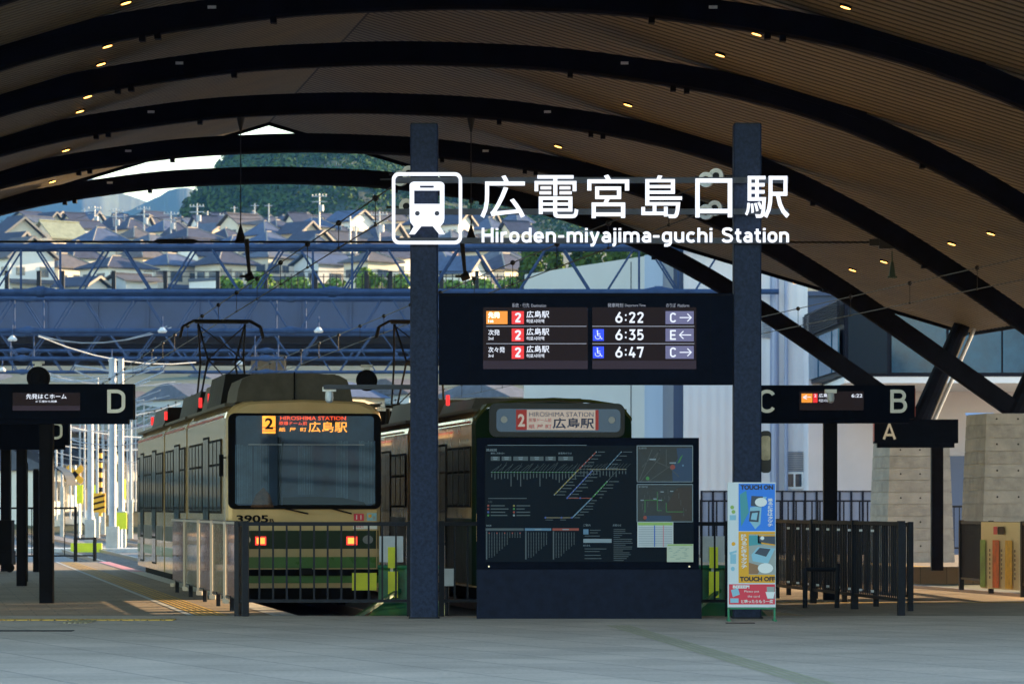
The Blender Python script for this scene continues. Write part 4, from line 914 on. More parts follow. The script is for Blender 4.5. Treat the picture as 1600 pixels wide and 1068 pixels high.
# ------------------------------------------------------------------ trams
def make_tram(front, label, opts):
    """front = world XY of the centre of the nose; local x right, y away, z up from the rail top"""
    W = 1.27; t = thing('tram', label, 'tram', (front[0], front[1], -.19), rz=TROT)
    g = MB; body_h = opts['h']; L = opts['L']
    def sect(y, w, zt, rnd_=.28, zb=.30):
        pts = [(-w, zb), (w, zb), (w, zt-rnd_)]
        for a in (20, 45, 70, 90): pts.append((w-rnd_*1.5+rnd_*1.5*math.cos(R(a)), zt-rnd_+rnd_*math.sin(R(a))))
        pts.append((0, zt+.03))
        for a in (90, 70, 45, 20): pts.append((-w+rnd_*1.5-rnd_*1.5*math.cos(R(a)), zt-rnd_+rnd_*math.sin(R(a))))
        pts.append((-w, zt-rnd_)); return [(x, y, z) for x, z in pts]
    def loft(b, secs):
        n = len(secs[0]); v = [p for s_ in secs for p in s_]
        f = [(i*n+j, i*n+(j+1) % n, (i+1)*n+(j+1) % n, (i+1)*n+j) for i in range(len(secs)-1) for j in range(n)]
        f += [tuple(reversed(range(n))), tuple(range((len(secs)-1)*n, len(secs)*n))]; b.add(v, f)
    cuts = opts['cuts']; body = None
    for k, (ya, yb) in enumerate(cuts):
        b = MB(); b.use(opts['body'])
        if k == 0: loft(b, [sect(ya, W-.10, body_h-.05), sect(ya+.05, W-.04, body_h-.015), sect(ya+.16, W-.01, body_h), sect(ya+.35, W, body_h), sect(yb, W, body_h)])
        else: loft(b, [sect(ya, W, body_h), sect(yb, W, body_h)])
        # livery bands, 6 mm proud
        for z0, z1, mm in opts['bands']:
            b.use(mm)
            for sg in (-1, 1):
                x0, x1 = (sg*W, sg*(W+.006)) if sg > 0 else (sg*(W+.006), sg*W)
                b.box(x0, x1, ya+.35, yb, z0, z1)
        b.use(M['roofgrey'])
        for sg in (-1, 1): b.beam((sg*(W-.08), ya+.3, body_h-.06), (sg*(W-.08), yb, body_h-.06), .16, .05)
        b.use(M['red'])
        for sg in (-1, 1): b.beam((sg*(W+.004), ya+.6, body_h-.245), (sg*(W+.004), yb-.05, body_h-.245), .008, .03)
        o = b.build('body', None, t, False)
        # side windows and doors on both sides
        for sg in (-1, 1):
            xs = sg*(W+.004)
            y = ya+opts['first'] if k == 0 else ya+.25
            pat = opts['pat'][k]
            for typ, wd in pat:
                if typ == 'w':
                    b = MB(); b.use(M['rubber']); b.box(min(xs, xs+sg*.008), max(xs, xs+sg*.008), y, y+wd, opts['wz'][0], opts['wz'][1])
                    wo = b.build('window', None, t, False); b = MB(); b.use(M['glass_t']); n = max(1, round(wd/.75)); pw = (wd-.06)/n
                    for i in range(n):
                        a0 = y+.03+i*pw+.02; a1 = a0+pw-.04; zm = opts['wz'][1]-.42
                        b.box(min(xs+sg*.009, xs+sg*.013), max(xs+sg*.009, xs+sg*.013), a0, a1, opts['wz'][0]+.04, zm-.02); b.box(min(xs+sg*.009, xs+sg*.013), max(xs+sg*.009, xs+sg*.013), a0, a1, zm+.02, opts['wz'][1]-.04)
                    b.build('pane', None, wo, False); b = MB(); b.use(M['roofgrey'])
                    for i in range(n+1): a0 = y+.03+i*pw; b.box(min(xs+sg*.014, xs+sg*.02), max(xs+sg*.014, xs+sg*.02), a0-.012, a0+.012, opts['wz'][0]+.02, opts['wz'][1]-.02)
                    b.build('window_bar', None, wo, False)
                elif typ == 'd':
                    b = MB(); b.use(M['rubber']); b.box(min(xs, xs+sg*.008), max(xs, xs+sg*.008), y, y+wd, .42, opts['wz'][1]+.08)
                    b.use(opts['body'])
                    for i in (0, 1):
                        a0 = y+.03+i*(wd-.06)/2+.015; a1 = a0+(wd-.06)/2-.03
                        b.use(M['chrome']); b.box(min(xs+sg*.009, xs+sg*.012), max(xs+sg*.009, xs+sg*.012), a0, a1, .46, .95); b.use(M['glass_t']); b.box(min(xs+sg*.009, xs+sg*.013), max(xs+sg*.009, xs+sg*.013), a0, a1, 1.0, opts['wz'][1]+.04)
                    b.build('door', None, t, False)
                y += wd+.16
    # bellows between sections
    for (a, b_), (c, d_) in zip(cuts, cuts[1:]):
        b = MB(); loft(b, [sect(b_+.001, W-.12, body_h-.12), sect(c-.001, W-.12, body_h-.12)]); b.build('bellows', M['rubber'], t, False)
    # bogies / underframe
    b = MB()
    for k, (ya, yb) in enumerate(cuts):
        b.box(-1.1, 1.1, ya+.25, yb-.1, .10, .299)
        for yy in (ya+2.0, yb-2.0):
            for sx in (-.72, .72):
                for dy in (-.8, .8): b.xf = Matrix.Translation((sx, yy+dy, .33)) @ Matrix.Rotation(R(90), 4, 'Z'); b.disc((0, 0), .33, -.06, .06, 20); b.xf = None
    b.build('underframe', M['rubber'], t, False)
    # roof equipment
    for (x0, x1, y0, y1, z1, mk) in opts['roof']:
        b = MB(); i = .10; z0 = body_h-.02
        b.hexa([(x0, y0, z0), (x1, y0, z0), (x1, y1, z0), (x0, y1, z0)], [(x0+i, y0+.05, z1), (x1-i, y0+.05, z1), (x1-i, y1-.05, z1), (x0+i, y1-.05, z1)])
        o = b.build('roof_unit', M[mk], t, False)
    for yy, sx in opts['rlamps']:
        b = MB(); b.box(sx-.03, sx+.03, yy-.03, yy+.03, body_h+.12, body_h+.30)
        b.build('red_roof_marker', M['tail'], t, False)
    # pantograph
    yp = opts['panto']; zt = 5.25+.19; zb = body_h+.45; b = MB(); r = .022
    for sx in (-.48, .48):
        b.tube((sx, yp-.5, zb), (sx*.75, yp-1.05, (zb+zt)/2), r, 8); b.tube((sx*.75, yp-1.05, (zb+zt)/2), (sx, yp-.05, zt-.08), r, 8)
        b.tube((sx, yp+.5, zb), (sx*.75, yp+1.05, (zb+zt)/2), r, 8); b.tube((sx*.75, yp+1.05, (zb+zt)/2), (sx, yp+.05, zt-.08), r, 8)
    b.tube((-.36, yp-1.05, (zb+zt)/2), (.36, yp-1.05, (zb+zt)/2), r, 8); b.tube((-.36, yp-1.05, (zb+zt)/2), (.48, yp-.05, zt-.1), .012, 6); b.tube((.36, yp-1.05, (zb+zt)/2), (-.48, yp-.05, zt-.1), .012, 6)
    b.tube((-.48, yp-.5, zb), (.36, yp-1.05, (zb+zt)/2), .012, 6); b.tube((.48, yp-.5, zb), (-.36, yp-1.05, (zb+zt)/2), .012, 6)
    b.build('pantograph_arms', M['wire'], t, False)
    b = MB()
    for dy in (-.12, .12): b.path([(-.86, yp+dy, zt-.36), (-.80, yp+dy, zt-.12), (-.58, yp+dy, zt), (.58, yp+dy, zt), (.80, yp+dy, zt-.12), (.86, yp+dy, zt-.36)], .024, 8)
    b.box(-.55, .55, yp-.1, yp+.1, zt-.055, zt-.02); b.build('pantograph_head', M['wire'], t, False)
    b = MB()
    for sx in (-.55, .55):
        for dy in (-.55, .55): b.tube((sx, yp+dy, body_h+.0), (sx, yp+dy, zb-.04), .05, 10, .04)
    b.beam((-.6, yp-.55, zb), (.6, yp-.55, zb), .06, .06); b.beam((-.6, yp+.55, zb), (.6, yp+.55, zb), .06, .06); b.build('pantograph_base', M['roofdark'], t, False)
    opts['nose'](t, W, body_h)
    return t
def tram1_nose(t, W, h):
    y = -.003
    # painted nose bands
    b = MB(); wn = W-.07
    def band(z0, z1, m_, w_=wn, yy=-.012):
        b.use(m_); b.extr([(-w_-.03, .10), (-w_, .02), (-w_+.06, yy), (w_-.06, yy), (w_, .02), (w_+.03, .10)], z0, z1)
    band(.93, 1.225, M['green_d']); band(.80, .93, M['cream'], yy=-.010); band(.62, .80, M['green_m']); band(.38, .50, M['green_m'], yy=-.03)
    b.build('nose_band', None, t, False)
    b = MB(); b.extr([(-wn-.04, .12), (-wn, -.0), (-wn+.08, -.09), (wn-.08, -.09), (wn, 0), (wn+.04, .12)], .50, .60); b.box(-.95, .95, -.06, .2, .12, .30); b.build('bumper', M['rubber'], t, False)
    b = MB(); b.box(-.10, .10, -.22, -.06, .52, .62); b.build('coupler_cover', M['roofdark'], t, False)
    # windscreen: black frame, glass, blind
    z0, z1 = 1.57, 3.115
    b = MB(); b.prism(rrect(-W+.035, W-.035, z0, z1, .11), -.045, .03); b.build('windscreen_frame', M['rubber'], t, False)
    b = MB(); n = 14; xs = [-W+.16+(2*W-.32)*i/n for i in range(n+1)]
    vs = [(x, -.065-.03*(1-(x/W)**2)-.16*(z1-.05-z)/(z1-z0), z) for z in (z0+.07, z1-.05) for x in xs]; b.sm = True
    b.add(vs, [(i, i+1, n+2+i, n+1+i) for i in range(n)]); b.build('windscreen', M['glass_c'], t, False)
    fx0 = lambda px: (px-481)*.01033; fz0 = lambda py: E+(HOR-py)*.01033+.19
    b = MB(); b.prism(rrect(-W+.15, W-.15, z0+.06, z1-.04, .06), -.0475, -.0455); b.build('cab_interior', mat('dim_blue_cab_interior', (.018, .055, .14), .6, noise=.4, scale=2.2), t, False)
    b = MB(); rq = random.Random(5)
    for a, c in ((372, 398), (402, 424), (470, 494), (530, 548), (566, 592)):
        px = a
        while px < c: w2 = rq.uniform(1.5, 3.2); b.box(fx0(px), fx0(px+w2*.62), -.056, -.048, fz0(786 if a != 470 else 772), fz0(694 if a < 520 else 688)+rq.uniform(-.03, 0)); px += w2
    b.build('curtain', mat('pale_blue_pleated_curtain', (.10, .20, .34), .8, noise=.4, scale=3), t, False)
    b = MB(); b.prism([(fx0(446), fz0(794)), (fx0(580), fz0(794)), (fx0(574), fz0(784)), (fx0(540), fz0(777)), (fx0(480), fz0(775)), (fx0(446), fz0(777))], -.062, -.0565); b.box(fx0(438), fx0(444), -.062, -.0565, fz0(792), fz0(682)); b.build('dashboard', M['rubber'], t, False)
    b = MB(); b.prism([(fx0(396), fz0(792)), (fx0(432), fz0(792)), (fx0(426), fz0(772)), (fx0(416), fz0(761)), (fx0(404), fz0(772))], -.060, -.0565); b.build('cab_seat', mat('brown_woven_seat', (.12, .06, .035), .8, noise=.6, scale=14), t, False)
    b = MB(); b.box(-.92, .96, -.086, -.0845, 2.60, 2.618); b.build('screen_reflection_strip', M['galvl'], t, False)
    # led destination display
    yy = -.088; fx_ = lambda px: (px-481)*.01033; fz = lambda py: E+(HOR-py)*.01033+.19
    b = MB(); b.use(M['led']); b.box(fx_(414), fx_(434.5), yy-.001, yy, fz(677), fz(650))
    b.use(M['ledr']); b.box(fx_(414), fx_(434.5), yy-.002, yy-.0012, fz(673.5), fz(672)); b.box(fx_(414), fx_(434.5), yy-.002, yy-.0012, fz(668.5), fz(667))
    b.use(M['rubber']); b.text('2', fx_(418), fx_(431), fz(670.5), fz(653), yy-.004, off=.03); b.build('route_number', None, t, False)
    b = MB(); b.use(M['ledr']); b.text('HIROSHIMA STATION', fx_(442), fx_(545), fz(656), fz(650), yy-.001, off=.012)
    b.text('原爆ドーム前', fx_(440), fx_(484), fz(664), fz(658), yy-.001, off=.01); b.use(M['led']); b.text('紙  屋  町', fx_(440), fx_(483), fz(674), fz(667.5), yy-.001, off=.01)
    b.text('広島駅', fx_(486), fx_(547), fz(675), fz(658.5), yy-.001, off=.008); b.build('destination_display', None, t, False)
    # number, wipers, lamps, stickers
    b = MB(); b.text('3905', fx_(374), fx_(424), fz(816), fz(804), -.014, off=.03); b.text('B', fx_(426), fx_(433), fz(816), fz(810), -.014, off=.02); b.build('fleet_number', M['rubber'], t, False)
    b = MB()
    b.tube((fx_(445), -.07, fz(793)), (fx_(486), -.09, fz(802)), .014, 6); b.tube((fx_(520), -.07, fz(793)), (fx_(554), -.09, fz(802)), .014, 6)
    b.tube((fx_(440), -.10, fz(780)), (fx_(446), -.10, fz(690)), .012, 6); b.build('wiper', M['rubber'], t, False)
    for px in (412, 555):
        b = MB(); b.use(M['tail']); b.box(fx_(px-8.5), fx_(px+8.5), -.03, -.013, fz(851), fz(837.5)); b.use(M['amb']); b.box(fx_(px-6.5), fx_(px+6.5), -.034, -.0305, fz(849), fz(839.5)); b.build('marker_lamp', None, t, False)
    for px in (388, 580):
        b = MB(); b.prism([(fx_(px)+.085*math.cos(R(a)), fz(842.5)+.07*math.sin(R(a))) for a in range(0, 360, 15)], -.035, -.013); b.build('headlight', M['headglass'], t, False)
    b = MB(); b.use(mR); b.box(fx_(558), fx_(574), -.014, -.0125, fz(813), fz(802)); b.use(mLb); b.box(fx_(579), fx_(594), -.014, -.0125, fz(813), fz(801)); b.use(M['white']); b.box(fx_(557), fx_(595), -.014, -.0125, fz(826), fz(816))
    b.use(mR); b.text('電車優先', fx_(558), fx_(574), fz(824), fz(820), -.016); b.use(M['white']); b.text('11', fx_(562), fx_(570), fz(811), fz(804), -.016); b.use(mO); b.box(fx_(581), fx_(586), -.016, -.0145, fz(808), fz(803)); b.use(mG); b.box(fx_(588), fx_(592), -.016, -.0145, fz(811), fz(806)); b.build('sticker', None, t, False)
    # driver cab interior seen through glass is dark; side mirror
    b = MB(); b.box(-W-.10, -W-.03, .12, .16, 2.1, 2.45); b.tube((-W+.02, .14, 2.4), (-W-.07, .14, 2.4), .012, 6); b.build('side_mirror', M['rubber'], t, False)
    # front roof fairing
    b = MB(); z0 = h-.01
    b.use(M['roofgrey']); b.prism([(-1.06, z0), (.84, z0), (.80, h+.20), (.74, h+.36), (.60, h+.43), (.2, h+.46), (-.45, h+.46), (-.82, h+.43), (-.97, h+.36), (-1.03, h+.20)], .5, 2.6)
    b.build('roof_fairing', None, t, False)
    b = MB(); b.box(-.13, -.11, .46, .50, h+.0, h+.48); b.box(-.16, -.08, .42, .5, h-.01, h+.04); b.build('antenna', M['rubber'], t, False)
k1 = 1.26
yf = 62.0; xf = AX(-1.5, yf)
tram1_o = dict(h=3.32, L=26, cuts=[(0, 9.0), (9.35, 15.6), (15.95, 25.4)], first=.9, body=M['cream'], wz=(1.50, 2.72),
    bands=[(.93, 1.225, M['green_d']), (.62, .80, M['green_m'])], pat=[[('w', 2.6), ('d', 1.3), ('w', 3.3)], [('w', 1.4), ('d', 1.5), ('w', 2.5)], [('w', 2.2), ('d', 1.3), ('w', 2.8), ('d', 1.2), ('w', 1.0)]],
    roof=[(-1.12, .95, 3.2, 6.4, 3.86, 'roofdark'), (-1.05, 1.05, 6.7, 8.6, 3.78, 'roofgrey'), (-1.05, 1.05, 9.9, 14.8, 3.76, 'roofdark'), (-1.05, 1.05, 19.6, 24, 3.72, 'roofdark')],
    rlamps=[(6.55, -1.05), (9.2, -1.02), (19.3, -1.02), (24.4, -1.0)], panto=17.3, nose=tram1_nose)
make_tram((xf, yf), 'cream and green tram numbered 3905 with amber display, nearest at the left track', tram1_o)
def tram2_nose(t, W, h):
    fx_ = lambda px: (px-866)*.01033; fz = lambda py: E+(HOR-py)*.01033+.19
    # dark green front shell with camber, display box
    b = MB(); pts = [(-W-.008, .33), (W+.008, .33), (W+.008, 2.95), (W-.03, 3.07), (W-.2, 3.2), (.6, 3.28), (0, 3.31), (-.6, 3.28), (-W+.2, 3.2), (-W+.03, 3.07), (-W-.008, 2.95)]
    b.prism(pts, -.09, .40); b.build('front_shell', M['shellg'], t, False)
    b = MB(); b.prism([(-W-.01, 3.0), (-W+.19, 3.225), (-.6, 3.305), (0, 3.335), (.6, 3.305), (W-.19, 3.225), (W+.01, 3.0), (W+.01, 3.05), (W-.17, 3.27), (.6, 3.345), (0, 3.375), (-.6, 3.345), (-W+.17, 3.27), (-W-.01, 3.05)][::1], -.12, .3)
    b.build('roof_rim', M['gold2'], t, False)
    b = MB(); b.prism(rrect(fx_(763), fx_(978), fz(682), fz(629), .12), -.13, -.0905); b.build('display_surround', mat('dark_blue_display_surround', (.012, .022, .04), .4), t, False)
    b = MB(); b.prism(rrect(fx_(774), fx_(971), fz(674), fz(638), .08), -.145, -.1305); b.build('display_glass', mat('pale_blue_blind_end', (.03, .07, .14), .3, emis=(.15, .3, .5), estr=.03), t, False)
    b = MB(); y = -.147
    b.use(mat('blind_red', (.16, .02, .02), .5, emis=(.6, .06, .06), estr=.05)).box(fx_(805), fx_(822), y-.001, y, fz(671), fz(639.5)); b.box(fx_(931), fx_(936), y-.001, y, fz(671), fz(639.5))
    b.use(mat('blind_white', (.11, .105, .095), .5, emis=(.75, .66, .58), estr=.085)).box(fx_(822), fx_(931), y-.001, y, fz(671), fz(639.5)); b.text('2', fx_(808), fx_(819), fz(666), fz(646), y-.003, off=.03)
    b.use(mat('blind_navy', (.03, .06, .18), .5)); b.text('HIROSHIMA STATION', fx_(826), fx_(928), fz(650), fz(643), y-.003); b.text('広島駅', fx_(863), fx_(929), fz(669), fz(652), y-.003, off=.02)
    b.use(mR); b.text('原爆ドーム前', fx_(825), fx_(861), fz(658.5), fz(652.5), y-.003, off=.005); b.text('紙 屋 町', fx_(825), fx_(861), fz(669), fz(662), y-.003, off=.005)
    b.build('destination_blind', None, t, False)
    b = MB()
    for px in (786, 957): b.disc((fx_(px), fz(655)), .055, -.152, -.146, 16)
    b.build('blind_lamp', M['galvl'], t, False)
    b = MB(); b.box(-W+.1, W-.1, -.12, -.101, 1.56, 1.60); b.prism(rrect(-W+.2, W-.2, 1.62, 2.68, .1), -.10, -.0905); b.build('windscreen', M['glass_f'], t, False)
    b = MB(); b.box(-W, W, -.10, -.0905, 1.05, 1.5); b.build('nose_panel', M['cream'], t, False)
    for sx in (-.85, .85):
        b = MB(); b.disc((sx, 1.2), .09, -.13, -.101, 20); b.build('headlight', M['headglass'], t, False)
    b = MB(); b.box(-1, 1, -.2, 0, .38, .55); b.build('bumper', M['rubber'], t, False)
M['gold2'] = mat('yellowed_roof_rim', (.05, .06, .012), .5, spec=.1)
yf = 62.3
tram2_o = dict(h=3.24, L=26, cuts=[(0, 8.4), (8.75, 17.4), (17.75, 26)], first=.5, body=M['cream'], wz=(1.60, 2.60),
    bands=[(.35, 1.42, M['green_d'])], pat=[[('w', 2.8), ('d', 1.3), ('w', 2.6)], [('w', 2.2), ('d', 1.4), ('w', 3.4)], [('w', 2.4), ('d', 1.4), ('w', 2.8)]],
    roof=[(-1.0, 1.0, 2.5, 6.5, 3.44, 'roofgrey'), (-1.0, 1.0, 9.2, 14, 3.60, 'roofgrey'), (-1, 1, 18.5, 24, 3.62, 'roofdark')], rlamps=[(4.4, -1.12), (8.6, -1.05)], panto=17.2, nose=tram2_nose)
make_tram((AX(2.5, yf)+.06, yf), 'older dark green and cream tram with a lit roller blind, behind the information board', tram2_o)
# ------------------------------------------------------------------ buffer stop and track end equipment
M['bgreen'] = mat('green_buffer_paint', (.01, .14, .07), .4, noise=.3, scale=6)
for cx, lab in ((P(613, 0, 53.5)[0], 'green steel buffer stop with fluorescent yellow pads beside the front tram'), (P(1112, 0, 53.5)[0], 'green steel buffer stop half hidden behind the information board')):
    Y = 53.5; t = thing('buffer_stop', lab, 'buffer stop', (cx, Y, -.34), group='green buffer stops at the track ends')
    b = MB()
    b.hexa([(-.55, -2.6, .0), (.75, -2.6, .0), (.75, 1.2, 0), (-.55, 1.2, 0)], [(-.15, -.3, .42), (.7, -.3, .42), (.7, 1.1, .42), (-.15, 1.1, .42)])
    b.box(-.19, .55, -.1, .15, .421, .90); b.tube((-.2, -.18, .92), (.7, -.18, .92), .03, 10); b.beam((-.75, -2.5, .06), (.1, -.2, .6), .05, .05); b.box(.18, .24, -.2, -.1001, .45, .9); b.box(.40, .46, -.2, -.1001, .45, .9); b.build('frame', M['bgreen'], t, False)
    for q_ in ((-.55, -.21, -.28, -.16, .60, .84), (-.05, .085, -.33, -.21, .50, .86), (-.05, .07, -.37, -.331, .91, 1.20)):
        b = MB(); b.box(*q_); b.build('yellow_pad', M['yellow'], t, False)
    b = MB(); b.box(-.17, .16, -.33, -.30, .99, 1.35); b.box(-.02, .02, -.3, -.25, .8, 1.05); b.build('white_plate', M['galvl'], t, False)
t = thing('equipment_box', 'small pale box mounted right of the left pillar base behind the fence', 'box', P(698, 905, 51)); b = MB(); x, y, z = P(698, 903, 51)
b.box(x-.10, x+.10, y-.05, y+.1, z-.1, z+.13); b.box(x-.012, x+.012, y-.055, y-.0505, z-.07, z+.1); b.build('casing', M['galvl'], t); b = MB(); b.tube((x, y+.03, 0-.3), (x, y+.03, z-.1), .03, 8); b.build('stem', M['rail'], t)
# ------------------------------------------------------------------ catenary wires
def wires(a, y0, y1, lab, zc=5.25, zm=5.62, n=None, sag=.0, ball=True):
    t = thing('catenary', lab, 'overhead wire', (AX(a, y0), y0, zm)); b = MB()
    b.tube((AX(a, y0), y0, zc), (AX(a, y1), y1, zc), .010, 5); b.tube((AX(a, y0), y0, zm), (AX(a, y1), y1, zm), .010, 5); b.build('wire', M['wire'], t)
    y = y0+3
    while y < y1-1:
        b = MB(); b.tube((AX(a, y), y, zc), (AX(a, y), y, zm), .006, 4)
        if ball: b.sphere((AX(a, y), y, zm), .045, 8, 6); b.sphere((AX(a, y), y, zc), .025, 6, 4)
        b.build('dropper', M['wire'], t); y += 4.6
wires(-1.5, 49.35, 250, 'pair of overhead wires with black dropper balls above the front tram track')
wires(2.5, 49.35, 250, 'pair of overhead wires with droppers above the second tram track')
wires(10.9, 60, 200, 'pair of overhead wires with dropper balls crossing below the right eave')
wires(-17.5, 90, 250, 'pair of overhead wires above the siding left of the left platform')
# slack hangers
def hanger(px, py0, py1, d, lab):
    x, y, z0 = P(px, py0, d); z1 = P(px, py1, d)[2]; t = thing('wire_hanger', lab, 'hanger', (x, y, z0)); b = MB()
    b.tube((x, y, z0), (x+.06, y, z1+.05), .05, 8, .035); b.tube((x-.02, y, z1-.04), (x+.14, y, z1+.04), .07, 8, .09); b.box(x-.14, x+.14, y-.05, y+.05, z1-.02, z1+.03); b.build('insulator', M['wire'], t)
hanger(385, 373, 432, 79.2, 'dark insulator hanger tilting down from the tie rod at the left')
hanger(722, 378, 432, 79.2, 'dark insulator hanger below the tie rod just right of the left pillar')
x, y, z0 = P(1394, 392, 79.2); z1 = P(0, 433, 79.2)[2]; t = thing('wire_hanger', 'slim dark hanger with a green insulator under the tie rod at the right', 'hanger', (x, y, z0)); b = MB()
b.tube((x, y, z0), (x, y, z1+.3), .015, 6); b.tube((x, y, z1+.32), (x, y, z1), .03, 10, .08); b.box(x-.1, x+.1, y-.03, y+.03, z1-.02, z1+.02); b.build('insulator', mat('dark_green_insulator', (.03, .06, .04), .4), t)
# ------------------------------------------------------------------ overhead line gantries
def truss(d, top, bot, lab, px0, px1, bay, phase, poles=()):
    z1 = E+(HOR-top)*d/F; z0 = E+(HOR-bot)*d/F; x0, x1 = P(px0, 0, d)[0], P(px1, 0, d)[0]; w_ = .55
    t = thing('gantry', lab, 'gantry', (x0, d, z0), group='blue lattice gantries across the tracks')
    b = MB(); r = .085
    for y in (d-w_, d+w_):
        for z in (z0, z1): b.tube((x0, y, z), (x1, y, z), r, 10)
    b.build('chord', M['galv'], t)
    b = MB(); bm = bay*d/F; x = x0+phase*bm; k = 0; y = d-w_
    while x < x1-bm:
        g_ = bm*.10
        for y, rr in ((d-w_, .035), (d+w_, .03)):
            b.tube((x+g_, y, z1-.05), (x+bm/2-g_, y, z0+.05), rr, 6); b.tube((x+bm/2+g_, y, z0+.05), (x+bm-g_, y, z1-.05), rr, 6)
        b.tube((x, d-w_, z1), (x, d+w_, z1), .03, 6); b.tube((x, d-w_, z0), (x, d+w_, z0), .03, 6)
        k += 1; x += bm
    b.build('lattice', M['galv'], t)
    for fl in (.14, .48, .86):
        b = MB(); xf_ = x0+(x1-x0)*fl
        for y in (d-w_,):
            for z in (z0, z1): b.tube((xf_-.12, y, z), (xf_+.12, y, z), .17, 12); b.tube((xf_-.45, y, z), (xf_-.12, y, z), .085, 12, .15); b.tube((xf_+.12, y, z), (xf_+.45, y, z), .15, 12, .085)
        for sx in (-.6, .6): b.tube((xf_+sx, d-w_, z0), (xf_+sx, d-w_, z1), .035, 6)
        b.build('flange', M['galv'], t)
    for px, base, r in poles:
        x = P(px, 0, d)[0]; b = MB(); b.tube((x, d, -.35), (x, d, z1+.3), r, 14); b.build('mast', M['galvl'], t)
    return t
truss(118, 387, 457, 'nearest blue lattice gantry, crossing in front of the hillside houses', -120, 1215, 137, .2, ())
truss(158, 467, 517, 'second blue lattice gantry, in front of the blue bridge girder', -120, 1080, 96, .55, ())
truss(198, 522, 560, 'third blue lattice gantry, low in front of the bridge', -120, 1000, 85, .35, ())
truss(232, 548, 581, 'farthest blue lattice gantry just under the bridge girder', -120, 1000, 70, .7, ())
# line insulators hanging from the gantries
for i, (px, py, d, lab) in enumerate(((254, 517, 157.4, 'under the second gantry left of the front tram pantograph'), (175, 563, 197.4, 'under the third gantry above the D sign'), (376, 568, 197.4, 'under the third gantry beside the tram pantograph'), (20, 530, 157.4, 'at the far left under the second gantry'), (4, 578, 197.4, 'at the far left under the third gantry'), (498, 517, 157.4, 'under the second gantry between the tram pantograph and the pillar'))):
    x, y, z = P(px, py, d); t = thing('line_insulator', 'small white bell-shaped insulator '+lab, 'insulator', (x, y-.1, z), group='white insulators hanging from the gantries')
    b = MB(); b.tube((0, 0, .15), (0, 0, 0), .06, 12, .2); b.tube((0, 0, 0), (0, 0, -.07), .2, 12, .16); b.build('bell', M['insul'], t, False)
    b = MB(); b.tube((0, 0, .15), (0, 0, .6), .03, 6); b.build('stem', M['galv'], t, False)
# ------------------------------------------------------------------ road bridge
bt = thing('road_bridge', 'long blue girder road bridge crossing the whole view behind the gantries', 'bridge', (-20, 255, 0))
b = MB()
x0, x1 = -60, 30; Z = lambda py, d: E+(HOR-py)*d/F
b.box(x0, x1, 250, 251, Z(519, 250), Z(462, 250)); b.build('girder', M['bridge'], bt)
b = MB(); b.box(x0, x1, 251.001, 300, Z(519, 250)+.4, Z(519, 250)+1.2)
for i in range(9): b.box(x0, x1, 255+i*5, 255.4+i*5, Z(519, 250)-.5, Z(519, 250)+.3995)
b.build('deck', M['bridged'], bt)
b = MB(); b.box(x0, x1, 249.7, 251.2, Z(461.9, 250), Z(455, 250)); b.box(x0, x1, 249.8, 249.999, Z(519, 250), Z(514, 250)); b.build('kerb_beam', M['bridge'], bt)
b = MB()
for i in range(28): x = x0+i*3.3; b.box(x-.06, x+.06, 249.9, 249.999, Z(513.9, 250), Z(462, 250))
b.build('stiffener', M['bridge'], bt)
b = MB(); zt = Z(455, 250)
for i in range(-40, 60): x = i*.42+2; b.box(x-.03, x+.03, 250.3, 250.36, zt, zt+1.15) if x < 7.5 and x > -24 else None
b.box(-24, 7.5, 250.3, 250.36, zt+.15, zt+.22); b.box(-24, 7.5, 250.3, 250.36, zt+.95, zt+1.0); b.build('railing', M['rail'], bt)
b = MB()
for px in (10, 60, 97, 177, 258, 340, 415, 493, 572, 610, 690, 745): x = P(px, 0, 250)[0]; b.box(x-.13, x+.13, 250.1, 250.4, zt, zt+1.35)
b.box(-24, 7.5, 250.2, 250.26, zt+1.28, zt+1.33); b.build('railing_post', M['rail'], bt)
for px in (-30, 420, 900):
    x = P(px, 0, 275)[0]; b = MB(); b.box(x-1.2, x+1.2, 274, 276, -.3, Z(519, 250)-.52); b.build('bridge_pier', M['conc'], bt)
# ------------------------------------------------------------------ white building at the right
wb = thing('station_building', 'large white clad building with dark glazed upper band behind the right platforms', 'building', (12, 118, 0))
def clad(name, col, pitch, rough=.5):
    m = bpy.data.materials.new(name); m.use_nodes = True; t = m.node_tree; bs = t.nodes['Principled BSDF']; tc = t.nodes.new('ShaderNodeTexCoord')
    wv = t.nodes.new('ShaderNodeTexWave'); wv.bands_direction = 'X'; wv.inputs['Scale'].default_value = 1/pitch*math.pi/10*1.0; wv.wave_profile = 'SIN'
    t.links.new(tc.outputs['Object'], wv.inputs['Vector']); bp = t.nodes.new('ShaderNodeBump'); bp.inputs['Strength'].default_value = .5; bp.inputs['Distance'].default_value = .03
    t.links.new(wv.outputs['Fac'], bp.inputs['Height']); t.links.new(bp.outputs[0], bs.inputs['Normal'])
    n = t.nodes.new('ShaderNodeTexNoise'); n.inputs['Scale'].default_value = .6; n.inputs['Detail'].default_value = 5; t.links.new(tc.outputs['Object'], n.inputs['Vector'])
    r = t.nodes.new('ShaderNodeValToRGB'); r.color_ramp.elements[0].color = (*[c*.86 for c in col], 1); r.color_ramp.elements[1].color = (*col, 1); t.links.new(n.outputs['Fac'], r.inputs['Fac'])
    t.links.new(r.outputs['Color'], bs.inputs['Base Color']); bs.inputs['Roughness'].default_value = rough; return m
M['clad'] = clad('white_ribbed_cladding', (.78, .75, .77), .28); M['cladb'] = clad('blue_grey_cladding', (.30, .38, .52), .5); M['cladg'] = clad('grey_beige_cladding', (.42, .43, .44), .9)
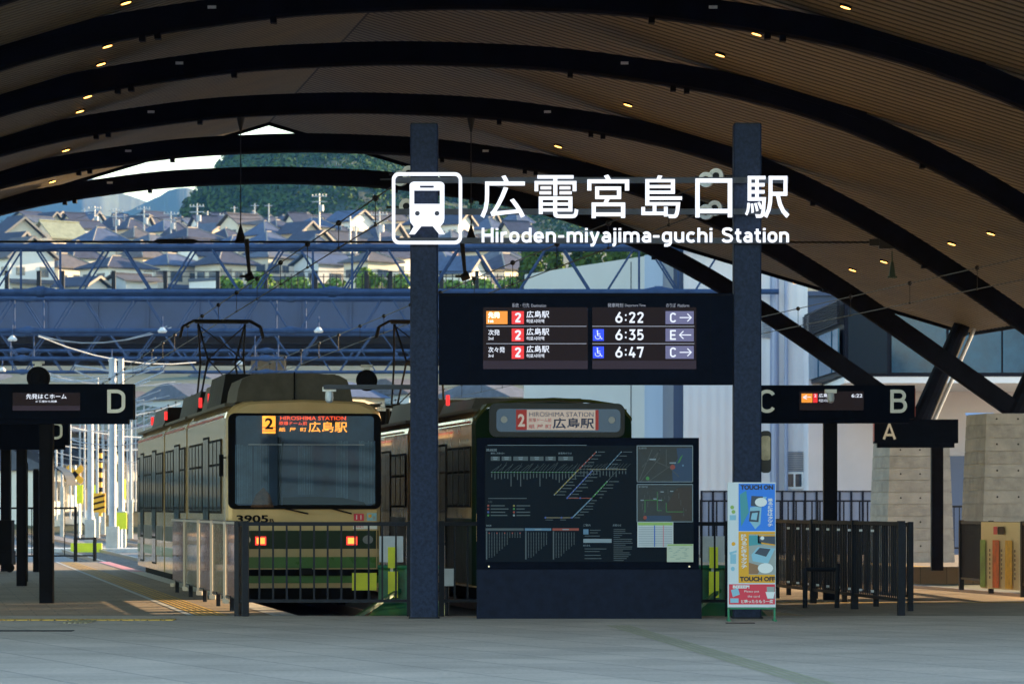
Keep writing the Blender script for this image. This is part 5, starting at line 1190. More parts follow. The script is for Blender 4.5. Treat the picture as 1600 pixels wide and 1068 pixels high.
M['dkglass'] = mat('dark_blue_glazing', (.010, .03, .055), .12, spec=.5); M['blglass'] = mat('blue_tinted_glazing', (.008, .05, .10), .14, spec=.5, scale=.5, col2=(.02, .12, .22)); M['dkframe'] = mat('dark_blue_window_frame', (.006, .009, .02), .5, spec=.15)
Yb = 118.0; X = lambda px, d=Yb: (px-800)*d/F
def Zf(py, d=Yb): return E+(HOR-py)*d/F
b = MB(); b.box(X(1069), X(1262), Yb, Yb+14, -.35, 14); b.build('white_wing', M['clad'], wb)
b = MB(); b.extr([(X(820, 138), 138), (X(1007, 128), 128), (X(1053, 127), 127), (X(1053, 127), 140), (X(820, 138), 152)], -.35, Zf(397, 127)); b.build('low_wing', M['cladg'], wb)
b = MB(); b.hexa([(X(1007, 127.9), 127.9-.12, -.35), (X(1053, 126.9), 126.9-.12, -.35), (X(1053, 127)+.01, 127.2, -.35), (X(1007, 128), 128.2, -.35)], [(X(1007, 127.9), 127.9-.12, Zf(396, 127)), (X(1053, 126.9), 126.9-.12, Zf(396, 127)), (X(1053, 127)+.01, 127.2, Zf(396, 127)), (X(1007, 128), 128.2, Zf(396, 127))]); b.build('blue_panel', M['cladb'], wb)
b = MB()
for i in range(11):
    f_ = i/9.; px = 823+f_*184; dd_ = 138-f_*10
    if px < 1006: b.box(X(px, dd_)-.03, X(px, dd_)+.03, dd_-.09, dd_+.3, -.3, Zf(398, 127)-.1)
b.build('panel_joint', M['dkframe'], wb)
b = MB(); b.box(X(1053)+.01, X(1069)-.001, Yb+.6, Yb+9, -.35, 14); b.build('shade_return', mat('shade_blue_return_wall', (.03, .055, .12), .5), wb)  # shaded side of the wing, its shade put into the deep blue colour
b = MB()
for px in (1210, 1228): b.tube((X(px), Yb-.12, 0), (X(px), Yb-.12, 13.5), .09 if px == 1210 else .06, 10)
b.box(X(1203), X(1217), Yb-.06, Yb-.002, 0, 13.8); b.build('downpipe', mat('blue_downpipe', (.32, .36, .50), .45), wb)
b = MB()
for i in range(8): z = Zf(502+i*3.3); b.box(X(1190), X(1204), Yb-.09, Yb-.001, z-.035, z)
for i in range(10): z = Zf(705+i*3.3); b.box(X(1227), X(1255), Yb-.09, Yb-.001, z-.035, z)
b.build('louvre', mat('grey_blue_louvre', (.25, .29, .36), .5), wb)
for (a0, a1, c0, c1) in ((1227, 1255, 737, 763), (1282, 1290, 735, 770)):
    b = MB(); b.use(M['white']); b.box(X(a0), X(a1), Yb-.08, Yb-.001, Zf(c1), Zf(c0)); o = b.build('window_frame', None, wb)
    b = MB(); mm_ = (a0+a1)/2; b.box(X(a0)+.06, X(mm_)-.03, Yb-.095, Yb-.0805, Zf(c1)+.06, Zf(c0)-.06); b.box(X(mm_)+.03, X(a1)-.06, Yb-.095, Yb-.0805, Zf(c1)+.06, Zf(c0)-.06); b.build('pane', M['dkglass'], o)
# projecting glazed volume
Yg = 108.0
b = MB(); b.box(X(1320, Yg), X(1740, Yg), Yg, Yg+20, Zf(588, Yg), Zf(470, Yg)); b.build('glazed_box', M['dkframe'], wb)
b = MB(); b.box(X(1325, Yg), X(1386, Yg), Yg-.05, Yg-.002, Zf(583, Yg), Zf(482, Yg)); b.build('dark_panel', mat('dark_teal_panel', (.005, .014, .026), .4, spec=.2), wb)
for a0, a1 in ((1393, 1478), (1482, 1564), (1567, 1660), (1663, 1735)):
    b = MB(); b.box(X(a0, Yg), X(a1, Yg), Yg-.05, Yg-.002, Zf(582, Yg), Zf(484, Yg)); b.build('glazing', M['blglass'], wb)
b = MB(); b.extr([(X(1256, 118), 117.9), (X(1319, Yg), Yg+.02), (X(1319, Yg)+.4, Yg+.5), (X(1262, 118)+.9, 119)], Zf(592, 112), Zf(476, 112)); b.build('angled_bay', M['dkframe'], wb)
b = MB(); A = Vector((X(1260, 118), 117.6, 0)); B_ = Vector((X(1317, Yg), Yg+.1, 0)); n_ = Vector((-.12, -.03, 0))
for i in range(11):
    z = Zf(482+i*3.2, 112); b.beam(A+n_+Vector((0, 0, z)), B_+n_+Vector((0, 0, z)), .08, .03)
b.build('sunshade', M['dkframe'], wb)
b = MB()
for f0, f1 in ((.1, .42), (.46, .80), (.84, .98)):
    p = A+(B_-A)*f0+n_; q = A+(B_-A)*f1+n_; b.hexa([(p.x, p.y, Zf(586, 112)), (q.x, q.y, Zf(586, 112)), (q.x+.05, q.y, Zf(586, 112)), (p.x+.05, p.y, Zf(586, 112))], [(p.x, p.y, Zf(522, 112)), (q.x, q.y, Zf(522, 112)), (q.x+.05, q.y, Zf(522, 112)), (p.x+.05, p.y, Zf(522, 112))])
b.build('glazing', M['blglass'], wb)
b = MB(); b.box(X(1263, 116), X(1740, 116), 116, 128, -.35, Zf(470, Yg)); b.build('rear_wall', mat('pale_lavender_render', (.68, .66, .72), .7, noise=.06, scale=.5), wb)
b = MB(); b.box(X(1320, Yg), X(1740, Yg), Yg+.01, 115.99, Zf(598, Yg), Zf(588, Yg)-.001); b.build('soffit', M['white'], wb)
b = MB(); b.box(X(1474, 115), X(1560, 115), 114.6, 115.9, .0, Zf(712, 115)); b.build('service_box', mat('blue_service_cladding', (.12, .17, .30), .6), wb)
b = MB(); b.hexa([(X(1515, 100), 100, Zf(662, 100)), (X(1560, 100), 100, Zf(660, 100)), (X(1560, 100), 101, Zf(645, 100)), (X(1515, 100), 101, Zf(645, 100))], [(X(1515, 100), 100, Zf(660, 100)), (X(1560, 100), 100, Zf(658, 100)), (X(1560, 100), 101, Zf(643, 100)), (X(1515, 100), 101, Zf(643, 100))]); b.build('vent_hood', M['cladb'], wb)
b = MB(); Yw = 112
b.box(X(1096, Yw), X(1366, Yw), Yw, Yw+.15, -.3, Zf(768, Yw)); o = b.build('screen_wall', mat('blue_grey_screen_wall', (.24, .29, .42), .6), None)
tag(o, 'low blue-grey screen wall in front of the white building', 'wall')
b = MB()
for i in range(16): x = X(1096+i*18, Yw); b.box(x-.03, x+.03, Yw-.04, Yw-.001, -.3, Zf(768, Yw)+.04)
b.box(X(1096, Yw), X(1366, Yw), Yw-.03, Yw+.18, Zf(768, Yw)+.0005, Zf(766, Yw)); o2 = b.build('wall_rib', M['dkframe'], None); o2.parent = o
# unseen building added off frame at the right to shade the forecourt
b = MB(); b.box(26, 60, 10, 68.5, 0, 13); o = b.build('forecourt_shade_block', M['clad'], None)
tag(o, 'large pale unseen building added right of the forecourt to shade it', 'building')
for i in range(8):
    w2 = MB(); w2.box(25.93, 25.999, 13+i*6.4, 17+i*6.4, 1, 4.2); w2.build('window', M['dkglass'], o)
w2 = MB(); w2.box(25.8, 60.5, 9.5, 68.7, 13.001, 13.5); w2.build('roof', M['roofmetal'], o)
# ------------------------------------------------------------------ hillside houses
def tile(name, c): return mat(name, tuple(k*m for k, m in zip(c, (.70, .76, .90))), .8, spec=.08, noise=.18, scale=1.5)
ROOFS = [('dark grey tiled', tile('dark_grey_roof_tile', (.075, .08, .105))), ('blue-grey tiled', tile('blue_grey_roof_tile', (.10, .125, .18))), ('brown-grey tiled', tile('brown_grey_roof_tile', (.15, .13, .12))), ('mid grey tiled', tile('mid_grey_roof_tile', (.14, .145, .16))), ('olive green sheet', tile('olive_roof_sheet', (.30, .31, .20)))]
WALLS = [('cream', mat('cream_house_wall', (.60, .54, .44), .8, noise=.08, scale=.5)), ('white', mat('white_house_wall', (.70, .69, .66), .8, noise=.06, scale=.5)), ('pale grey', mat('pale_grey_house_wall', (.48, .50, .52), .8, noise=.08, scale=.5)), ('beige', mat('beige_house_wall', (.50, .42, .31), .8, noise=.08, scale=.5)), ('pink-brown', mat('pink_brown_house_wall', (.44, .30, .26), .8, noise=.08, scale=.5))]
M['win'] = mat('house_window_glass', (.06, .08, .11), .15, spec=.8); M['trim'] = mat('pale_house_trim', (.30, .27, .24), .8, spec=.1)
def house(px, d, wpx, eave_py, ridge_py, kind, rot, ri, wi, lab, depth=None, storeys=2, zb=None):
    rot = (46+rot*.35) if kind != 'gx' else 38+rot*.4
    x, y, _ = P(px, 0, d); w_ = wpx*d/F/2*(.80 if kind != 'flat' else .74); ze = E+(HOR-eave_py)*d/F; zr = E+(HOR-ridge_py)*d/F; z0 = H(x, d)-.6 if zb is None else zb
    z0 = min(z0, ze-3.0); dp = max(2.2, w_*random.uniform(.72, .86)-.4)
    t = thing('house', lab, 'house', (x, y, z0), rz=R(rot), group='houses on the hillside'); he = ze-z0; hr = zr-z0; ov = .55
    b = MB(); wl = WALLS[wi][1]; b.use(wl); wi_ = w_-ov
    b.box(-wi_, wi_, -dp, dp, 0, he)
    if kind == 'gx': b.add([(-wi_, -dp, he), (-wi_, dp, he), (-wi_, 0, hr-.15), (wi_, -dp, he), (wi_, dp, he), (wi_, 0, hr-.15)], [(0, 2, 1), (3, 4, 5), (0, 3, 5, 2), (1, 2, 5, 4)])
    if kind == 'gy': b.add([(-wi_, -dp, he), (wi_, -dp, he), (0, -dp, hr-.15), (-wi_, dp, he), (wi_, dp, he), (0, dp, hr-.15)], [(0, 1, 2), (3, 5, 4), (0, 2, 5, 3), (1, 4, 5, 2)])
    b.build('wall', None, t, False)
    b = MB(); b.use(ROOFS[ri][1]); th = .16
    W_, D_ = w_, dp+ov; e0 = he-.12
    if kind == 'flat': b.box(-wi_-.1, wi_+.1, -dp-.1, dp+.1, he, he+.35)
    elif kind == 'hip':
        r_ = max(.2, W_-D_*.95); v = [(-W_, -D_, e0), (W_, -D_, e0), (W_, D_, e0), (-W_, D_, e0), (-r_, 0, hr), (r_, 0, hr)]
        b.add(v, [(0, 1, 5, 4), (1, 2, 5), (2, 3, 4, 5), (3, 0, 4)]); b.add([(x_, y_, e0-.14) for x_, y_, z_ in v[:4]]+v[:4], [(3, 2, 1, 0), (0, 1, 5, 4), (1, 2, 6, 5), (2, 3, 7, 6), (3, 0, 4, 7)])
        b.use(M['trim']); b.beam((-r_, 0, hr+.05), (r_, 0, hr+.05), .22, .16)
        for c, rr in ((v[0], -r_), (v[1], r_)): b.beam((c[0], c[1], c[2]+.04), (rr, 0, hr+.04), .13, .10)
    elif kind == 'gx':
        for sg in (-1, 1): b.hexa([(-W_, 0, hr), (W_, 0, hr), (W_, sg*D_, e0), (-W_, sg*D_, e0)], [(-W_, 0, hr+th), (W_, 0, hr+th), (W_, sg*D_, e0+th), (-W_, sg*D_, e0+th)])
        b.beam((-W_, 0, hr+th+.06), (W_, 0, hr+th+.06), .3, .18)
    else:
        for sg in (-1, 1): b.hexa([(0, -D_, hr), (0, D_, hr), (sg*W_, D_, e0), (sg*W_, -D_, e0)], [(0, -D_, hr+th), (0, D_, hr+th), (sg*W_, D_, e0+th), (sg*W_, -D_, e0+th)])
        b.use(M['trim'])
        for sg in (-1, 1): b.beam((0, -D_-.04, hr+.05), (sg*W_, -D_-.04, e0+.05), .06, .28)
    b.build('roof', None, t, False)
    # storey trim, windows, balcony
    rows = max(1, min(3, int(he/2.7)))
    fr = MB()
    for k in range(rows):
        zc = he-1.45-2.75*k
        if zc < .8: break
        n = random.choice([2, 3]) if wi_ > 2.6 else 1
        for i in range(n):
            cx = -wi_+(i+.5)*2*wi_/n+random.uniform(-.2, .2); ww = random.choice([.5, .75, .95]); hh = random.choice([.45, .6, .9]) if k == 0 else random.choice([.5, .95])
            b = MB(); b.use(M['trim']).box(cx-ww-.07, cx+ww+.07, -dp-.05, -dp-.001, zc-hh-.07, zc+hh*.75+.07); b.use(M['win']).box(cx-ww, cx-.03, -dp-.07, -dp-.0505, zc-hh, zc+hh*.75); b.box(cx+.03, cx+ww, -dp-.07, -dp-.0505, zc-hh, zc+hh*.75)
            b.build('window', None, t, False)
        for yy in (-dp*.48, dp*.48):
            b = MB(); hh = random.choice([.45, .6]); b.use(M['trim']).box(-wi_-.05, -wi_-.001, yy-.75, yy+.75, zc-hh-.07, zc+hh+.02); b.use(M['win']).box(-wi_-.07, -wi_-.0505, yy-.68, yy+.68, zc-hh, zc+hh-.05); b.build('window', None, t, False)
        if k < rows-1:
            zz = zc-1.2; W2 = wi_*random.uniform(.5, 1.0)
            if random.random() < .6:
                b = MB(); b.use(ROOFS[ri][1]); b.hexa([(-wi_-.3, -dp-1.1, zz-.35), (wi_+.3, -dp-1.1, zz-.35), (wi_+.3, -dp-.08, zz-.1), (-wi_-.3, -dp-.08, zz-.1)], [(-wi_-.3, -dp-1.1, zz-.22), (wi_+.3, -dp-1.1, zz-.22), (wi_+.3, -dp-.08, zz+.25), (-wi_-.3, -dp-.08, zz+.25)]); b.build('lower_roof', None, t, False)
            else:
                b = MB(); b.use(M['trim']); b.box(-W2, W2, -dp-1.1, -dp-1.0, zz-.2, zz+.75); b.box(-W2, W2, -dp-1.0, -dp-.09, zz-.2, zz-.1); b.build('balcony', None, t, False)
    return t
HS = [ # px, d, width px, eave, ridge, kind, rot, roof, wall
 # lowest row (d ~ 440)
 ('lowest row', [(35, 440, 118, 405, 372, 'gy', -28, 2, 1), (98, 450, 118, 418, 396, 'hip', 12, 2, 0), (182, 440, 128, 418, 400, 'hip', -8, 0, 1), (268, 448, 118, 414, 396, 'hip', 14, 1, 0), (352, 445, 108, 412, 390, 'hip', -10, 0, 0), (425, 452, 118, 402, 390, 'hip', 10, 3, 0), (506, 448, 105, 414, 398, 'gx', 8, 1, 2), (580, 444, 96, 408, 392, 'hip', -12, 2, 0), (128, 425, 78, 448, 434, 'gy', 24, 0, 2), (205, 428, 92, 440, 431, 'gx', 0, 2, 2), (604, 458, 84, 404, 384, 'gx', 10, 0, 1), (545, 470, 60, 402, 394, 'flat', 5, 3, 2), (330, 430, 70, 440, 428, 'flat', 5, 3, 1), (722, 440, 78, 428, 402, 'gy', 32, 1, 1), (790, 450, 110, 420, 396, 'hip', 10, 0, 0)]),
 # middle rows
 ('second row', [(24, 520, 98, 370, 342, 'gy', -30, 0, 0), (92, 528, 100, 374, 348, 'gx', 20, 4, 0), (158, 515, 104, 378, 356, 'hip', -10, 1, 0), (238, 524, 92, 380, 366, 'hip', 12, 3, 0), (300, 520, 108, 372, 356, 'hip', 6, 0, 0), (366, 518, 84, 384, 368, 'hip', -8, 1, 0), (420, 524, 92, 380, 362, 'hip', 6, 1, 4), (484, 520, 76, 382, 362, 'gy', 10, 0, 3), (545, 526, 94, 380, 364, 'gx', -12, 2, 0), (588, 530, 70, 372, 352, 'hip', 8, 0, 3), (762, 520, 90, 392, 368, 'hip', 8, 0, 0), (706, 525, 70, 380, 360, 'hip', -8, 3, 4)]),
 ('third row', [(60, 600, 66, 350, 340, 'gx', 10, 3, 0), (128, 610, 84, 358, 346, 'gx', 10, 0, 1), (206, 605, 74, 358, 342, 'hip', -8, 0, 3), (262, 598, 88, 362, 344, 'hip', 10, 1, 0), (330, 605, 66, 364, 350, 'gy', 14, 3, 0), (378, 598, 76, 352, 336, 'gx', 8, 2, 0), (434, 604, 76, 356, 344, 'hip', 10, 0, 3), (492, 600, 80, 354, 340, 'hip', -8, 1, 0), (548, 604, 88, 348, 330, 'gy', 22, 1, 1), (600, 608, 78, 346, 334, 'gx', -8, 2, 0), (660, 600, 60, 350, 336, 'hip', 9, 0, 0), (710, 600, 66, 352, 334, 'gy', 30, 0, 1)]),
 ('topmost row', [(46, 720, 56, 340, 332, 'gx', 10, 0, 3), (82, 725, 40, 344, 332, 'gy', 18, 0, 0), (120, 720, 50, 344, 336, 'gx', -6, 1, 0), (150, 730, 50, 350, 342, 'hip', 8, 3, 4), (186, 722, 50, 352, 341, 'gy', -24, 2, 3), (240, 715, 56, 344, 332, 'gx', 12, 0, 1), (286, 730, 48, 350, 342, 'gx', -8, 3, 3), (322, 726, 36, 350, 342, 'gy', 6, 0, 0), (352, 722, 60, 346, 336, 'gx', 10, 2, 4), (426, 728, 44, 343, 340, 'flat', 4, 3, 1), (470, 724, 44, 350, 340, 'gx', -8, 1, 0), (512, 730, 46, 346, 336, 'gx', 8, 0, 3), (598, 728, 46, 344, 334, 'hip', 8, 3, 0)])]
KD = {'gx': 'gabled', 'gy': 'gable-fronted', 'hip': 'hip-roofed', 'flat': 'flat-roofed'}
for row, L_ in HS:
    o_ = sorted(range(len(L_)), key=lambda i: L_[i][0])
    for r_, i in enumerate(o_):
        px, d, wpx, ev, rg, kd, rot, ri, wi = L_[i]
        lab = '%s house with %s walls and %s roof, %s from the left in the %s of hillside houses' % (KD[kd], WALLS[wi][0], ROOFS[ri][0].replace(' tiled', ' tile'), ordn(r_), row)
        lab = '%s %s-walled %s house, %s from left in the %s on the hillside' % (ROOFS[ri][0].replace(' tiled', '').replace(' sheet', ''), WALLS[wi][0].replace(' ', '-'), KD[kd], ordn(r_), row)
        house(px, d, wpx, ev, rg, kd, rot, ri, wi, lab)
rh = random.Random(21); FR = []
for d, n, lo, hi, wl, wh in ((480, 9, -20, 830, 62, 84), (560, 13, -10, 830, 50, 70), (640, 17, 0, 830, 40, 58), (690, 16, 10, 830, 36, 50), (760, 17, 0, 720, 30, 44)):
    for k in range(n): FR.append((lo+(hi-lo)*(k+.5)/n+rh.uniform(-8, 8), d+rh.uniform(-12, 12), rh.uniform(wl, wh)))
random.seed(5)
FR.sort(key=lambda a: (round(a[1]/40), a[0]))
from collections import Counter
cnt = Counter()
for px, d, wpx in FR:
    g_ = H(0, d); he_ = rh.uniform(4.6, 6.2); ev = HOR-(g_+he_-E)*F/d; rg = ev-rh.uniform(1.5, 2.4)*F/d; kd = rh.choice(['hip', 'hip', 'gx', 'gy']); ri = rh.choice([0, 0, 1, 2, 3]); wi = rh.choice([0, 0, 1, 1, 2, 3])
    row = {480: 'above the lowest row', 560: 'behind the second row', 640: 'behind the third row', 690: 'in the upper terrace', 760: 'along the skyline'}[min((480, 560, 640, 690, 760), key=lambda q: abs(q-d))]
    cnt[row] += 1
    house(px, d, wpx, ev, rg, kd, rh.uniform(-25, 25), ri, wi, '%s %s-walled small house %s, %s from the left there' % (ROOFS[ri][0].replace(' tiled', ''), WALLS[wi][0].replace(' ', '-'), row, ordn(cnt[row]-1)))
# rooftop box and water tank on the flat white house
x, y, z = P(428, 340, 728)
# pale low buildings seen under the bridge
LOW = [(-30, 300, 120, 700, 'pale grey'), (40, 285, 90, 690, 'cream'), (110, 305, 90, 694, 'white'), (170, 320, 60, 705, 'pale grey'), (225, 330, 80, 690, 'white'), (60, 340, 150, 640, 'white'), (190, 350, 110, 636, 'cream'), (290, 345, 110, 625, 'pale grey'), (400, 350, 120, 618, 'white'), (520, 345, 120, 622, 'beige'), (630, 350, 120, 618, 'white'), (760, 340, 100, 622, 'pale grey'), (130, 395, 130, 604, 'white'), (260, 400, 110, 600, 'cream'), (600, 395, 150, 598, 'white')]
for k in range(16): LOW.append((-20+k*44+random.uniform(-8, 8), 372+12*(k % 4), 64, 600+(k*37 % 5)*7, ['white', 'cream', 'pale grey'][k % 3]))
for k in range(7): LOW.append((20+k*34, 262+4*k, 40, 735-(k*13 % 4)*9, ['white', 'pale grey', 'cream'][k % 3]))
wmap = {n: i for i, (n, m_) in enumerate(WALLS)}
for i, (px, d, wpx, top, wl) in enumerate(LOW):
    x = (px-800)*d/F; w_ = wpx*d/F/2; z0 = H(x, d)-1; zt = E+(HOR-top)*d/F
    t = thing('town_building', '%s low town building seen under the bridge, %s counted from the left' % (wl, ordn(sorted(range(len(LOW)), key=lambda k: LOW[k][0]).index(i))), 'building', (x, d, z0), rz=R(random.uniform(38, 56)), group='low town buildings seen under the bridge')
    b = MB(); b.use(WALLS[wmap[wl]][1]); w_ *= .72; b.box(-w_, w_, -4, 4, 0, zt-z0); b.build('wall', None, t, False)
    b = MB(); W_ = w_+.4; hh = zt-z0; b.use(ROOFS[i % 4][1]); b.hexa([(-W_, -4.6, hh+.001), (W_, -4.6, hh+.001), (W_, 4.6, hh+.001), (-W_, 4.6, hh+.001)], [(-W_*.8, -.4, hh+1.5), (W_*.8, -.4, hh+1.5), (W_*.8, .4, hh+1.5), (-W_*.8, .4, hh+1.5)]); b.build('roof', None, t, False)
    n = max(2, int(w_/1.2)); zc = hh-1.4
    while zc > 1.2:
        for k in range(n):
            cx = -w_+(k+.5)*2*w_/n; b = MB(); b.use(M['trim']).box(cx-.62, cx+.62, -4.05, -4.001, zc-.67, zc+.67); b.use(M['win']).box(cx-.55, cx+.55, -4.07, -4.0505, zc-.6, zc+.6); b.build('window', None, t, False)
        zc -= 2.8
# utility poles
PO = [(148, 322, 470, 640, 'u'), (181, 326, 380, 600, 'u'), (225, 322, 395, 560, 'u'), (308, 318, 372, 560, 'u'), (267, 330, 385, 560, 'u'), (354, 332, 392, 600, 'u'), (398, 318, 345, 620, 'p'), (420, 318, 350, 620, 'p'), (366, 322, 350, 700, 'p'), (499, 302, 372, 560, 'u'), (324, 330, 350, 690, 'p'), (547, 338, 450, 500, 'p'), (593, 330, 440, 480, 'u'), (556, 350, 448, 470, 'p'), (106, 334, 352, 700, 'p'), (132, 326, 350, 720, 'p')]
PO = sorted(PO)
for i, (px, top, base, d, k_) in enumerate(PO):
    x = (px-800)*d/F; z0 = H(x, d)-.5; zt = E+(HOR-top)*d/F
    t = thing('utility_pole', 'pale concrete utility pole rising above the hillside houses, %s pole from the left' % ordn(i), 'utility pole', (x, d, z0), rz=R(random.uniform(-25, 25)), group='utility poles among the hillside houses')
    b = MB(); b.tube((0, 0, 0), (0, 0, zt-z0), .15, 8, .10); b.build('pole', M['mastp'], t, False)
    b = MB(); h_ = zt-z0
    if k_ == 'u':
        for dz in (.5, 1.3): b.box(-1.1, 1.1, -.2, -.13, h_-dz, h_-dz+.12)
        for sx in (-1, -.5, .5, 1): b.tube((sx, -.16, h_-.38), (sx, -.16, h_-.12), .07, 6)
        b.tube((.35, 0, h_-2.6), (.35, 0, h_-1.7), .28, 8)
    else: b.box(-.7, .7, -.16, -.1, h_-.4, h_-.3)
    b.build('crossarm', M['mastp'], t, False)
b = MB()
for (x0_, y0_, x1_, y1_, d) in ((148, 330, 225, 328, 600), (181, 330, 308, 326, 590), (308, 326, 499, 322, 570), (354, 340, 499, 312, 570), (499, 310, 640, 322, 560), (0, 345, 148, 332, 620), (225, 332, 308, 330, 560), (499, 318, 640, 330, 560)):
    p = Vector(P(x0_, y0_, d)); q = Vector(P(x1_, y1_, d)); n = 8
    pts = [tuple(p.lerp(q, i/n)-Vector((0, 0, 1.2*4*(i/n)*(1-i/n)))) for i in range(n+1)]; b.path(pts, .035, 4)
tag(b.build('power_lines', M['wire'], None), 'thin sagging power lines strung between the hillside utility poles', 'power lines')
# ------------------------------------------------------------------ vegetation
def leafmat(name, c1, c2):
    m = bpy.data.materials.new(name); m.use_nodes = True; t = m.node_tree; b = t.nodes['Principled BSDF']
    tc = t.nodes.new('ShaderNodeTexCoord'); n = t.nodes.new('ShaderNodeTexNoise'); n.inputs['Scale'].default_value = .25; n.inputs['Detail'].default_value = 5
    t.links.new(tc.outputs['Object'], n.inputs['Vector']); r = t.nodes.new('ShaderNodeValToRGB'); r.color_ramp.elements[0].position = .35; r.color_ramp.elements[1].position = .65
    r.color_ramp.elements[0].color = (*c1, 1); r.color_ramp.elements[1].color = (*c2, 1); t.links.new(n.outputs['Fac'], r.inputs['Fac']); t.links.new(r.outputs['Color'], b.inputs['Base Color'])
    b.inputs['Roughness'].default_value = .7; b.inputs['Specular IOR Level'].default_value = .03; b.inputs['Transmission Weight'].default_value = 0
    return m
M['leaf'] = leafmat('forest_leaves', (.012, .034, .005), (.065, .110, .016)); M['leafl'] = leafmat('garden_leaves', (.05, .12, .02), (.16, .26, .05)); M['bark'] = mat('tree_bark', (.08, .06, .045), .9, noise=.3, scale=4)
def leaves(b, c, rx, ry, rz, n, s):
    rn = random
    lobes = [(c[0]+rn.uniform(-.5, .5)*rx, c[1]+rn.uniform(-.5, .5)*ry, c[2]+rn.uniform(-.4, .5)*rz, rn.uniform(.35, .62)) for _ in range(7)]
    for _ in range(n):
        l = rn.choice(lobes); u = rn.gauss(0, 1), rn.gauss(0, 1), rn.gauss(0, 1); k = math.sqrt(sum(a*a for a in u)) or 1; q = l[3]*rn.uniform(.72, 1.05)
        p = Vector((l[0]+u[0]/k*rx*q, l[1]+u[1]/k*ry*q, l[2]+u[2]/k*rz*q)); nn = Vector((u[0]/k+rn.gauss(0, .5), u[1]/k+rn.gauss(0, .5), u[2]/k+.3+rn.gauss(0, .5))).normalized()
        a = nn.orthogonal().normalized(); bb = nn.cross(a); s2 = s*rn.uniform(.6, 1.3); b.add([p-a*s2, p-bb*s2*.7, p+a*s2, p+bb*s2*.7], [(0, 1, 2, 3)])
def bush(px, d, wpx, top, bot, lab, m='leafl', cat='tree', name='tree', n=420, s=.28):
    x = (px-800)*d/F; w_ = wpx*d/F/2; zt = E+(HOR-top)*d/F; zb_ = E+(HOR-bot)*d/F; g = H(x, d)-.4
    t = thing(name, lab, cat, (x, d, g)); b = MB(); leaves(b, (x, d, (zt+zb_)/2), w_, w_*.8, (zt-zb_)/2, n, s); b.build('crown', M[m], t)
    b = MB(); b.tube((x, d, g), (x, d, (zt+zb_)/2), .16, 8, .07)
    for k in range(4): a = k*1.6; b.tube((x, d, (g+zb_)/2 if zb_ > g+1 else zb_), (x+w_*.5*math.cos(a), d+w_*.4*math.sin(a), (zt+zb_)/2), .07, 6, .03)
    b.build('trunk', M['bark'], t)
for a in ((408, 395, 62, 418, 462, 'bright green bush behind the bridge railing, left of the gap'), (452, 392, 70, 430, 462, 'low bright green bush behind the bridge railing below the house gables'), (360, 396, 46, 432, 462, 'small green bush at the left end of the greenery behind the railing'), (512, 394, 64, 434, 462, 'low spreading green bush in the middle behind the bridge railing'), (578, 392, 58, 416, 462, 'yellow-green round tree behind the railing, left of the left pillar'), (618, 390, 60, 424, 462, 'green bush touching the left side of the left pillar'), (706, 390, 50, 426, 462, 'green bush between the left pillar and the departure board'), (752, 388, 72, 432, 462, 'low green bush above the departure board'), (802, 392, 60, 428, 462, 'green bush above the departure board beside the grey wing'), (575, 470, 34, 390, 412, 'small yellow-green garden tree among the lower houses'), (70, 505, 26, 380, 396, 'small round green garden tree beside the olive roof'), (602, 500, 44, 380, 398, 'green garden tree between houses left of the pillar'), (455, 500, 26, 402, 420, 'green shrub between two lower houses'), (770, 560, 44, 352, 378, 'dark green garden tree among the houses right of the left pillar')):
    bush(*a)
rt = random.Random(8)
for k in range(16):
    px = 20+k*50+rt.uniform(-14, 14); d = rt.choice([470, 550, 625, 700]); g_ = H(0, d); hp = rt.uniform(3.5, 6.5)
    bush(px, d, rt.uniform(2.4, 4.2)*F/d*1.5, HOR-(g_+hp-E)*F/d, HOR-(g_+.4-E)*F/d, 'small green garden tree among the hillside houses, %s of its kind from the left' % ordn(k), n=260, s=.24)
# taller cypress-like trees behind the grey wing
for i, (px, d, w_, tp, bt_) in enumerate(((838, 330, 40, 372, 470), (868, 325, 38, 366, 470), (900, 335, 40, 360, 470), (932, 330, 38, 364, 470), (966, 325, 42, 356, 470), (1000, 322, 40, 360, 470), (820, 345, 36, 380, 470))):
    bush(px, d, w_, tp, bt_, 'tall dark conifer behind the grey wing, %s from the left' % ordn(sorted((838, 868, 900, 932, 966, 1000, 820)).index(px)), m='leaf', n=700, s=.3)
# wooded hill
def hill(name, sil, d, depth, z0, m, leafy, kind):
    b = MB(); n = len(sil); rows = 7; v = []; g = -5
    for j in range(rows):
        f_ = j/(rows-1)
        for px, py in sil:
            zt = E+(HOR-py)*d/F; yy = d-depth*(1-f_) ; x = (px-800)*yy/F
            zz = z0+(zt-z0)*math.sin(f_*math.pi/2)**.8*(1 if f_ > .99 or leafy else .9); v.append((x, yy, zz-(1.5 if leafy else 0)))
    for px, py in sil: v.append(((px-800)*d/F, d+depth, g))
    b.sm = True; b.add(v, [(j*n+i, j*n+i+1, (j+1)*n+i+1, (j+1)*n+i) for j in range(rows) for i in range(n-1)])
    return b, v, n, rows
sil = [(296, 352), (304, 342), (309, 332), (316, 320), (326, 306), (342, 290), (352, 276), (362, 262), (372, 252), (384, 246), (398, 243), (410, 249), (420, 246), (438, 238), (462, 235), (500, 234), (540, 233), (566, 238), (584, 246), (598, 262), (640, 280), (680, 292), (730, 306), (800, 326), (880, 345), (960, 352), (1060, 360)]
b, v, n_, rows_ = hill('wooded_hill', sil, 1000, 150, 50, None, True, None)
o = b.build('hill', M['soil2'] if 'soil2' in M else mat('hill_undergrowth', (.03, .05, .02), .9, noise=.3, scale=.05)); struct(o)
b = MB(); rr = random.Random(11)
